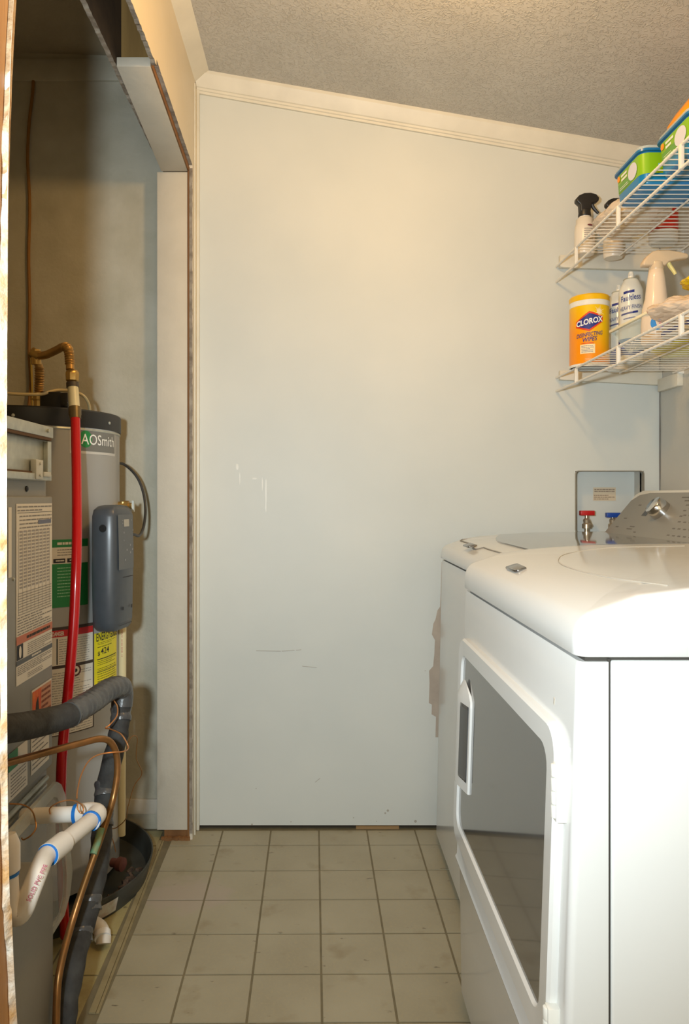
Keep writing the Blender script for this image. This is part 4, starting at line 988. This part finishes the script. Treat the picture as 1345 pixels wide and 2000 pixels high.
# red water hose
rh = empty('red_hose', Pt(120, 1820, 1.70), 'red plastic water hose running down in front of the water heater', 'hose')
rp_ = smoothpath([Pt(147, 812, 1.85), Pt(149, 900, 1.83), Pt(150, 980, 1.80), Pt(150, 1060, 1.77), Pt(148, 1130, 1.75), Pt(145, 1200, 1.74), Pt(140, 1270, 1.73), Pt(133, 1350, 1.72), Pt(126, 1420, 1.71), Pt(121, 1480, 1.70), Pt(119, 1540, 1.70), Pt(119, 1620, 1.72), Pt(122, 1720, 1.76), Pt(127, 1828, 1.80)], 6)
MB().tube(rp_, .0118, 18).build('tube', M_red, rh)
# dark control module on the right front of the tank
P1 = Vector((-.531, 1.93, 0)); tx_ = Vector((.2, .98, 0)); nx_ = Vector((.98, -.2, 0))
cmod = empty('heater_control', (P1.x, P1.y, .73), 'dark grey curved control module mounted on the water heater', 'control panel')
z0c, z1c = .735, 1.055
mb = MB(); R = []
for z, k, dz_ in [(z0c-.006, .78, 0), (z0c+.002, .90, 0), (z0c+.02, .97, 0), (z0c+.10, 1.0, 0), (.88, 1.02, 0), (.97, 1.02, 0), (z1c-.025, 1.0, 0), (z1c-.008, .93, 0), (z1c+.002, .72, 0), (z1c+.006, .40, 0)]:
    W_ = .110; dp_ = .066; lo_ = .004*math.sin((z-z0c)/(z1c-z0c)*PI)
    prof = [(-.0, 0.0), (-.004, -.006), (-.026, -.013), (-dp_+.012, -.010), (-dp_, 0), (-dp_, W_), (-.010, W_), (0, W_-.008), (.002+lo_, W_*.6), (.002+lo_, W_*.3)]
    ctr = P1+tx_*W_*.5-nx_*dp_*.55; ctr.z = z; ring = []
    for nn_, tt in prof:
        q = P1+nx_*nn_+tx_*tt; q.z = z; ring.append(ctr+(q-ctr)*k)
    R.append(ring)
mb.rings(R); mb.build('housing', M_darkgrey, cmod, ang=40)
def mfn(u, v, o=.0035): q = P1+tx_*u+nx_*(o+.004*math.sin(max(0, min(1, (v-z0c)/(z1c-z0c)))*PI)); return Vector((q.x, q.y, v))
mb = MB(); patch(mb, lambda u, v: mfn(u, v, .0032), .006, .092, .89, 1.035, 1, 4); mb.build('keypad', mat('keypad_grey', (92, 94, 94), rough=.35), cmod, smooth=False)
mb = MB(); patch(mb, lambda u, v: mfn(u, v, .0038), .038, .068, 1.003, 1.022); mb.build('display', mat('pale_display', (172, 166, 152), rough=.4), cmod, smooth=False)
mb = MB(); random.seed(8)
for (u, v, s_) in [(.030, 1.018, .003), (.030, 1.010, .003), (.082, 1.018, .003), (.035, .985, .0045), (.088, .990, .0045), (.070, .950, .005), (.050, .938, .005), (.082, .938, .005), (.070, .930, .005), (.040, .912, .005), (.035, .965, .003)]:
    patch(mb, lambda a_, b_: mfn(a_, b_, .0038), u, u+s_, v, v+s_)
mb.build('key_marks', mat('key_print', (150, 150, 150)), cmod, smooth=False)
mb = MB(); patch(mb, lambda u, v: mfn(u, v, .0034), .03, .088, .868, .870); patch(mb, lambda u, v: mfn(u, v, .0030), .012, .088, .7425, .7440)
for u in (.030, .080): patch(mb, lambda a_, b_: mfn(a_, b_, .0034), u, u+.007, .782, .791)
mb.build('seam_slots', M_ink, cmod, smooth=False)['kind'] = 'stuff'
q = P1-nx_*.028-tx_*.0145; mb = MB(); mb.lathe((q.x, q.y, 1.000), [(.010, 0), (.010, .001), (.006, .0012), (.006, .0006), (.003, .0006), (.003, .003), (0, .003)], 18, tuple(-tx_)); mb.build('key_lock', M_black, cmod)
# black cable arc and relief valve with its drain pipe
tag(MB().tube(smoothpath([Pt(226, 906, 2.20), Pt(240, 906, 2.24), Pt(258, 920, 2.27), Pt(272, 940, 2.28), Pt(281, 968, 2.28), Pt(284, 1000, 2.26), Pt(280, 1030, 2.2), Pt(272, 1046, 2.14), Pt(262, 1044, 2.08), Pt(250, 1043, 2.04)], 6), .0042, 10).build('black_cable', M_black_hose, None), 'black cable arching from the water heater to its control module', 'cable')
rv = empty('relief_valve', Pt(242, 990, 2.16), 'brass relief valve on the right side of the water heater', 'valve')
mb = MB(); c = Pt(240, 988, 2.15); mb.tube([c+Vector((-.04, 0, 0)), c+Vector((.010, 0, 0))], .013, 14); mb.tube([c+Vector((0, 0, -.025)), c+Vector((0, 0, .012))], .011, 14); mb.lathe(c+Vector((.005, 0, 0)), [(.015, 0), (.015, .012), (.009, .013), (.009, .022)], 8, (1, 0, 0)); mb.build('valve_body', M_brass, rv)
mb = MB(); mb.obox(c+Vector((.030, 0, -.001)), (.003, 0, 0), (0, .006, 0), (0, 0, .016)); mb.build('test_lever', M_galv, rv)
dpp = empty('drain_pipe', Pt(240, 1600, 2.17), 'white plastic drain pipe with red print standing beside the water heater', 'pipe')
ta, tb_ = Pt(240, 995, 2.165), Pt(241, 1640, 2.10)
ta = Vector((c.x, 2.15, c.z-.02)); tb_ = Vector((ta.x-.004, 2.15, .10))
MB().tube([ta, tb_], .0112, 16).build('tube', M_cpvc, dpp)
t = text('CPVC 4120 SDR 11', .010, lambda u, v: (ta.x-.002+v*.6, 2.15-.0114, .70-u), 'print', M_redprint, dpp)
# drain pan
pn = empty('drain_pan', (-.80, 2.085, 0), 'black round drain pan with debris under the water heater', 'pan')
pc = (-.800, 2.080, 0); pr = .318
MB().lathe(pc, [(0, .003), (pr-.020, .003), (pr-.012, .006), (pr, .052), (pr+.004, .062), (pr+.008, .062), (pr+.006, .052), (pr-.008, .001), (0, .0005)], 96).build('pan_body', M_pan, pn)
mb = MB()
for a0, a1 in [(12, 30)]:
    R_ = lambda h: pr-.008+.014*(h-.001)/.051+.0012
    A = [math.radians(-60+a0+(a1-a0)*k/8) for k in range(9)]
    vs_ = [(pc[0]+R_(h)*math.cos(a), pc[1]+R_(h)*math.sin(a), h) for h in (.008, .046) for a in A]
    mb.add(vs_, [(k, k+1, 9+k+1, 9+k) for k in range(8)])
mb.build('sticker', mat('white_pan_sticker', (206, 206, 196), rough=.5, rgb2=(190, 170, 160), vscale=70), pn, smooth=False)
mb = MB(); random.seed(6)
for k in range(46):
    a = math.radians(random.uniform(-42, 6)); rr = random.uniform(.263, .296); q = Vector((pc[0]+rr*math.cos(a), pc[1]+rr*math.sin(a), .010+random.uniform(0, .012)))
    s_ = random.uniform(.004, .012); d_ = Vector((random.uniform(-1, 1), random.uniform(-1, 1), random.uniform(-.5, .5))).normalized()
    e_ = d_.cross(Vector((0, 0, 1))).normalized(); mb.obox(q, d_*s_, e_*s_*.5, d_.cross(e_)*s_*.35)
o = mb.build('debris', mat('pan_debris', (96, 74, 58), rough=.9, rgb2=(58, 46, 36), vscale=60), pn, smooth=False); o['kind'] = 'stuff'
dv = MB(); c = Vector((-.565, 2.02, .085)); dv.lathe(c, [(.012, 0), (.012, .02), (.018, .021), (.018, .036), (.010, .037), (0, .038)], 14, (.93, -.36, 0)); tag(dv.build('drain_valve', mat('rusty_valve', (96, 52, 42), rough=.6), None), 'rusty drain valve at the foot of the water heater', 'valve')

# ------------------------------------------------------------------ air handler cabinet
XF = -.58; YN, YF = .82, 1.612
ah = empty('air_handler', (-.85, 1.2, 0), 'grey metal air handler cabinet covered in printed labels, left in the closet', 'furnace')
MB().box(-1.15, XF, YN, YF, .50, 1.083).build('cabinet', M_furn, ah, bevel=.004, segs=3)
MB().box(-1.14, XF-.012, YN, YF-.008, 1.083, 1.115).build('collar', M_furn, ah, smooth=False)
pl = MB().box(-1.13, XF-.008, YN, YF-.012, 1.115, 1.215).build('plenum', M_galv, ah, bevel=.002)
MB().box(-1.13, XF+.004, YN, YF-.006, 1.208, 1.232).build('flange', M_galv, pl, bevel=.002)
MB().box(XF-.008, XF+.004, YN, YF-.016, 1.116, 1.130).build('flange', M_galv, pl, bevel=.0015)
mb = MB(); mb.box(XF-.007, XF-.003, YN, YF-.020, 1.130, 1.134); mb.box(XF-.007, XF+.0045, YN, YF-.02, 1.202, 1.2075); mb.build('rust_line', mat('rust_seam', (92, 66, 40), rough=.8), pl, smooth=False)
y_ = lambda x: XF*F/(x-VX)
MB().box(XF-.008, XF+.002, YF-.034, YF-.012, 1.134, 1.200).build('edge_strap', M_galv, pl, bevel=.001)
mb = MB(); mb.box(XF-.006, XF+.006, y_(65), y_(79), 1.118, 1.158); mb.lathe((XF+.006, y_(72), 1.150), [(.003, 0), (.003, .003)], 10, (1, 0, 0)); mb.lathe((XF+.006, y_(72), 1.126), [(.003, 0), (.003, .003)], 10, (1, 0, 0)); mb.box(XF-.002, XF+.008, y_(79), y_(93), 1.124, 1.134); mb.build('latch', mat('pale_latch', (200, 200, 192), rough=.5), pl, bevel=.001)
MB().lathe((XF-.012, y_(63), 1.098), [(.006, 0), (.006, .002), (.003, .004), (0, .004)], 12, (1, 0, 0)).build('screw', M_black, ah)
MB().lathe((XF+.004, y_(89), 1.222), [(.004, 0), (.004, .004), (0, .005)], 12, (1, 0, 0)).build('screw', M_galv, ah)
MB().lathe((XF, y_(26), .925), [(.0035, 0), (.003, .002), (0, .003)], 12, (1, 0, 0)).build('screw', M_galv, ah)
def Afn(off): return lambda u, v: (XF+off, u, v)
def alabel(x0, x1, z0, z1, m, name, off=.0007): mb = MB(); patch(mb, Afn(off), y_(x0), y_(x1), z0, z1); return mb.build(name, m, ah, smooth=False)
alabel(15.5, 22, .93, 1.062, M_paper, 'small_label')
alabel(31, 101, .718, 1.068, M_paper, 'data_label')
ya, yb_ = y_(33), y_(99.5)
def band(z0, z1, m, name, a=31, b=101): return alabel(a, b, z0, z1, m, name, .0012)
print_lines(Afn(.0013), ya, yb_, 1.052, 1.066, 2, M_inkgrey, ah, fill=.35)
print_lines(Afn(.0013), ya+.01, yb_, 1.018, 1.048, 4, M_inkgrey, ah, fill=.3)
mb = MB(); patch(mb, Afn(.0013), ya, yb_, 1.0500, 1.0508); mb.build('rule_line', M_ink, ah, smooth=False)
mb = MB(); patch(mb, Afn(.0014), ya+.105, yb_-.003, 1.026, 1.034); mb.build('barcode', mat('barcode_blue_grey', (110, 116, 140)), ah, smooth=False)
# table of figures
mb = MB()
for r in range(17):
    for cc_ in range(8): patch(mb, Afn(.0013), ya+.010+cc_*.0205, ya+.010+cc_*.0205+.014, 1.012-r*.0068, 1.0155-r*.0068)
mb.build('table_print', mat('light_table_ink', (158, 152, 148)), ah, smooth=False)
mb = MB()
for r in range(9): patch(mb, Afn(.0013), ya+.004, yb_-.002, .8935-r*.0052, .8950-r*.0052)
for cc_ in range(9): patch(mb, Afn(.0013), ya+.004+cc_*.0205, ya+.0052+cc_*.0205, .852, 1.015)
mb.build('table_rules', mat('table_rule', (150, 144, 136)), ah, smooth=False)
print_lines(Afn(.0013), ya, yb_, .813, .850, 7, M_inkgrey, ah, fill=.4)
_ = band(.796, .812, mat('label_orange', (196, 110, 72), rough=.5), 'orange_band'); print_lines(Afn(.0016), ya+.045, yb_-.01, .799, .808, 1, M_seam, ah, fill=.6)
print_lines(Afn(.0013), ya+.050, yb_, .768, .792, 6, M_inkgrey, ah, fill=.35)
_ = band(.7665, .7955, M_ink, 'pictogram_panel', 31.5, 44)
mb = MB(); f = Afn(.0018); yc_ = (y_(31.5)+y_(44))/2
mb.add([f(yc_, .781)]+[f(yc_+.006*math.cos(2*PI*k/16), .781+.012*math.sin(2*PI*k/16)) for k in range(16)], [(0, 1+k, 1+(k+1) % 16) for k in range(16)]); mb.build('pictogram', M_paper, ah, smooth=False)
_ = band(.756, .7655, mat('label_dark_grey', (86, 88, 90), rough=.5), 'grey_band'); print_lines(Afn(.0016), ya+.07, yb_-.06, .758, .7635, 1, M_paper, ah, fill=.7)
print_lines(Afn(.0013), ya, yb_, .736, .754, 5, M_inkgrey, ah, fill=.4)
print_lines(Afn(.0013), ya+.05, yb_-.05, .722, .733, 3, M_inkgrey, ah, fill=.35)
# orange warning label
alabel(61, 100, .604, .690, M_paper, 'warning_label', .0007)
alabel(62, 99, .608, .686, mat('warning_orange', (206, 132, 90), rough=.5, rgb2=(196, 148, 116), vscale=40), 'warning_orange', .0011)
alabel(62, 79, .608, .686, mat('warning_flame', (228, 120, 24), rough=.5, rgb2=(206, 70, 20), vscale=60), 'warning_picture', .0015)
print_lines(Afn(.0015), y_(80), y_(98), .615, .682, 6, mat('warning_text', (140, 76, 46)), ah, fill=.45)
mb = MB(); f = Afn(.0018); mb.add([f(y_(66), .62), f(y_(76), .62), f(y_(73), .672), f(y_(69), .66)], [(0, 1, 2, 3)]); mb.build('pictogram', M_seam, ah, smooth=False)
# small labels under the big pipe
alabel(15.5, 53, .510, .600, M_paper, 'instruction_label', .0007); alabel(15.5, 34, .566, .600, M_glabel, 'green_corner', .0011)
alabel(60, 95, .520, .606, M_paper, 'instruction_label', .0007)
print_lines(Afn(.0012), y_(20), y_(50), .515, .560, 7, M_inkgrey, ah, fill=.3); print_lines(Afn(.0012), y_(62), y_(93), .526, .600, 8, M_inkgrey, ah, fill=.3)
# lower sections
MB().box(-1.14, XF-.010, YN, YF-.006, .05, .499).build('lower_cabinet', M_furn, ah, bevel=.003)
mb = MB(); mb.tube([(XF-.006, YN, .478), (XF-.006, YF-.02, .478)], .006, 8); mb.tube([(XF-.008, YN, .462), (XF-.008, YF-.02, .462)], .004, 8); mb.build('edge_rib', M_galv, ah)
MB().box(-1.14, XF-.02, YN, YF-.02, 0, .052).build('base', M_gap, ah, smooth=False)
lp = rrect(1.125, .21, .265, .205, .05, 6)
mb = MB(); R = []
for x, e in [(-.590, 0), (-.508, 0), (-.500, .003), (-.496, .010)]:
    R.append([Vector((x, 1.125+(a-1.125)*(1-e/.265), .21+(b_-.21)*(1-e/.205))) for a, b_ in lp])
mb.rings(R); mb.build('lower_door', M_furn, ah, ang=50)
# clear plastic cover leaning on the lower cabinet
cv = empty('clear_cover', (-.55, 1.3, 0), 'clear plastic cover with a raised rim leaning against the air handler', 'cover')
def cvp(u, v, o=0): # u along Y, v height
    return Vector((-.557+.030*(1-v/.49)*-1+o, 1.03+u*(.565+.20*(1-v/.49)), v))
out_ = [(0, .14), (.90, .14), (.96, .17), (1, .22), (1, .43), (.97, .465), (.93, .482), (0, .482)]
inn_ = [(0, .155), (.88, .155), (.92, .18), (.945, .23), (.945, .42), (.92, .445), (.89, .455), (0, .455)]
mb = MB(); mb.prism([cvp(u, v) for u, v in inn_], (.002, 0, 0)); mb.build('sheet', M_clearplastic, cv, smooth=False)
mb = MB(); n = len(out_); frame_mesh(mb, out_, inn_, lambda u, v, d: cvp(u, v, .006-d), .008); mb.build('rim', M_clearrim, cv, smooth=False)

# ------------------------------------------------------------------ pipes in front
ins = empty('insulated_pipe', Pt(235, 1345, 1.75), 'thick black foam-insulated refrigerant pipe bending down to the floor', 'pipe')
pp = smoothpath([Pt(-30, 1428, 1.27), Pt(10, 1424, 1.30), Pt(60, 1416, 1.37), Pt(110, 1404, 1.45), Pt(140, 1395, 1.50)], 6)
MB().tube(pp, .0255, 20).build('foam_sleeve', M_foam, ins)
pp = dens(smoothpath([Pt(135, 1396, 1.49), Pt(160, 1381, 1.54), Pt(182, 1368, 1.60), Pt(203, 1353, 1.66), Pt(222, 1343, 1.71), Pt(236, 1343, 1.75), Pt(240, 1356, 1.765), Pt(238, 1380, 1.76)], 6), .004)
MB().tube(pp, corr(pp, .0242, .0022, .022, 0, .85), 20).build('taped_bend', M_tape, ins)
pp = dens(smoothpath([Pt(238, 1366, 1.765), Pt(234, 1410, 1.75), Pt(228, 1450, 1.74), Pt(215, 1500, 1.73), Pt(205, 1550, 1.72), Pt(200, 1610, 1.70), Pt(196, 1660, 1.67), Pt(186, 1720, 1.63), Pt(172, 1780, 1.58), Pt(158, 1830, 1.54)], 6), .006)
MB().tube(pp, [.0225+.0036*noise.noise(Vector((i*.35, 0, 0))) for i in range(len(pp))], 18).build('foam_sleeve', M_foam, ins)
pp = dens(smoothpath([Pt(160, 1824, 1.545), Pt(148, 1870, 1.49), Pt(138, 1920, 1.45), Pt(128, 1975, 1.42), Pt(122, 2040, 1.40)], 6), .006)
MB().tube(pp, [.0218+.0034*noise.noise(Vector((i*.3, 4, 0))) for i in range(len(pp))], 18).build('foam_sleeve', M_foam, ins)
for xx, yy, YY, r_ in [(205, 1540, 1.722, .0235), (201, 1600, 1.703, .0232), (176, 1765, 1.592, .0238), (158, 1828, 1.541, .0240), (236, 1395, 1.757, .0238)]:
    a_ = Pt(xx, yy-14, YY+.008); b_ = Pt(xx, yy+14, YY-.008); pp = dens([a_, b_], .004); MB().tube(pp, [r_+.0012*math.sin(i*1.3) for i in range(len(pp))], 18).build('tape_wrap', M_tape, ins)
cp = empty('copper_pipe', Pt(150, 1450, 1.5), 'aged copper refrigerant pipe beside the insulated pipe', 'pipe')
pp = smoothpath([Pt(-20, 1500, 1.30), Pt(15, 1490, 1.34), Pt(60, 1478, 1.40), Pt(110, 1464, 1.46), Pt(160, 1451, 1.52), Pt(195, 1443, 1.56), Pt(215, 1449, 1.58), Pt(227, 1472, 1.59), Pt(229, 1510, 1.59), Pt(222, 1555, 1.58), Pt(212, 1590, 1.56), Pt(202, 1620, 1.55), Pt(190, 1655, 1.53), Pt(172, 1705, 1.50), Pt(155, 1755, 1.47), Pt(138, 1810, 1.44), Pt(122, 1870, 1.40), Pt(112, 1930, 1.37), Pt(109, 2030, 1.35)], 7)
MB().tube(pp, .0070, 14).build('tube', M_copper, cp)
pp = smoothpath([Pt(198, 1617, 1.545), Pt(190, 1645, 1.53), Pt(182, 1668, 1.515)], 5); MB().tube(pp, .0074, 14).build('verdigris_sleeve', M_verd, cp)
def wire(pts, label, r=.0014, m=M_copper_thin):
    tag(MB().tube(smoothpath([Pt(*p) for p in pts], 7), r, 6).build('copper_wire', m, None), label, 'wire', None)
wire([(222, 1368, 1.70), (229, 1380, 1.70), (228, 1398, 1.69), (215, 1415, 1.66), (206, 1422, 1.65), (215, 1424, 1.64), (235, 1433, 1.62), (247, 1450, 1.61), (250, 1462, 1.60), (240, 1468, 1.56), (215, 1470, 1.54), (190, 1475, 1.53), (172, 1488, 1.52), (158, 1515, 1.50), (151, 1545, 1.48), (150, 1560, 1.47)], 'thin copper capillary wire looping round the copper pipe bend', .0016)
wire([(98, 1590, 1.40), (98, 1578, 1.40), (115, 1567, 1.40), (135, 1563, 1.40), (150, 1566, 1.39), (160, 1573, 1.38), (163, 1583, 1.37), (158, 1588, 1.37), (152, 1580, 1.37), (151, 1570, 1.375)], 'thin copper wire curling over the white drain elbow', .0014)
wire([(18, 1570, 1.36), (45, 1572, 1.37), (62, 1583, 1.37), (69, 1602, 1.37), (70, 1618, 1.36), (60, 1632, 1.35), (46, 1640, 1.35), (42, 1636, 1.35)], 'thin brown copper wire hooked against the clear cover', .0014, M_copper)
wire([(250, 1450, 1.66), (258, 1438, 1.68), (268, 1442, 1.70), (266, 1480, 1.72), (277, 1510, 1.74), (262, 1535, 1.75), (250, 1575, 1.76), (245, 1600, 1.77), (228, 1616, 1.78), (212, 1622, 1.78), (220, 1640, 1.80), (226, 1664, 1.82)], 'thin dark copper wire dangling beside the ivory drain pipe', .0011, M_copper)
# white drain pipes
pv = empty('condensate_drain', Pt(100, 1660, 1.22), 'white plastic drain pipe and trap with blue glue rings in front of the air handler', 'pipe')
E = Vector((-.422, 1.42, .477))
A0 = Vector((-.575, 1.435, .462)); B0 = Pt(100, 1665, 1.22)
MB().tube([A0, Vector((-.455, 1.424, .472))], .0150, 20).build('stub_pipe', M_pvc, pv)
MB().tube(smoothpath([Vector((-.465, 1.425, .471)), Vector((-.440, 1.423, .475)), Vector((-.424, 1.412, .477)), Vector((-.424, 1.388, .4775)), Vector((-.425, 1.380, .478))], 6), .0185, 20).build('elbow', M_pvc, pv)
dirn = (B0-Vector((-.424, 1.39, .4775))).normalized()
MB().tube([Vector((-.424, 1.39, .4775)), B0], .0150, 20).build('straight_pipe', M_pvc, pv)
MB().tube([Vector((-.4245, 1.3805, .478)), Vector((-.4246, 1.3775, .478))], .0188, 20).build('blue_ring', M_pvcblue, pv)
MB().tube([Vector((-.470, 1.4255, .4705)), Vector((-.463, 1.4250, .4712))], .0188, 20).build('blue_ring', M_pvcblue, pv)
c0 = B0-dirn*.045; c1 = B0+dirn*.012
MB().tube([c0, c1], .0188, 22).build('coupling', M_pvc, pv)
MB().tube([c1-dirn*.001, c1+dirn*.0012], .0181, 22).build('blue_ring', M_pvcblue, pv)
tp = smoothpath([c1-dirn*.01, c1+dirn*.012, Pt(74, 1705, 1.150), Pt(58, 1745, 1.125), Pt(46, 1775, 1.115), Pt(34, 1788, 1.110), Pt(22, 1775, 1.110), Pt(17, 1745, 1.112), Pt(15, 1700, 1.115), Pt(15, 1660, 1.118)], 7)
MB().tube(tp, .0152, 20).build('trap_bend', M_pvc, pv)
MB().tube([Pt(14, 1700, 1.116), Pt(14, 1650, 1.118), Pt(12, 1630, 1.12)], [.0188, .0188, .014], 20).build('coupling', M_pvc, pv)
MB().tube([Pt(14.5, 1709, 1.115), Pt(14.3, 1703, 1.115)], .0170, 20).build('blue_ring', M_pvcblue, pv)
# red print along the trap
q0, q1 = Pt(93, 1690, 1.130), Pt(58, 1762, 1.098)
t = text('SOLID PVC PIPE', .010, lambda u, v: (u, v, 0), 'print', mat('crimson_print', (170, 60, 90), rough=.6), pv, bold=.01); o_ = wloc(pv)
W_ = max((v.co+o_).x for v in t.data.vertices); dr = (q1-q0); nrm_ = Vector((dr.z, 0, -dr.x)).normalized()
for v in t.data.vertices:
    q = v.co+o_; v.co = q1-dr*(q.x/W_)*1.0+nrm_*q.y*.9-o_
# floor drain elbow
el = empty('floor_elbow', Pt(198, 1860, 1.75), 'short white plastic elbow pipe on the closet floor', 'pipe')
MB().tube(smoothpath([Pt(165, 1800, 1.88), Pt(180, 1803, 1.84), Pt(195, 1812, 1.80), Pt(202, 1828, 1.785), Vector((-.517, 1.775, .010))], 6), .0175, 20).build('pipe', M_pvc, el)
MB().tube([Pt(200, 1822, 1.79), Vector((-.519, 1.777, .022))], .0195, 20).build('elbow_socket', mat('bright_white_pvc', (238, 236, 234), rough=.3), el)
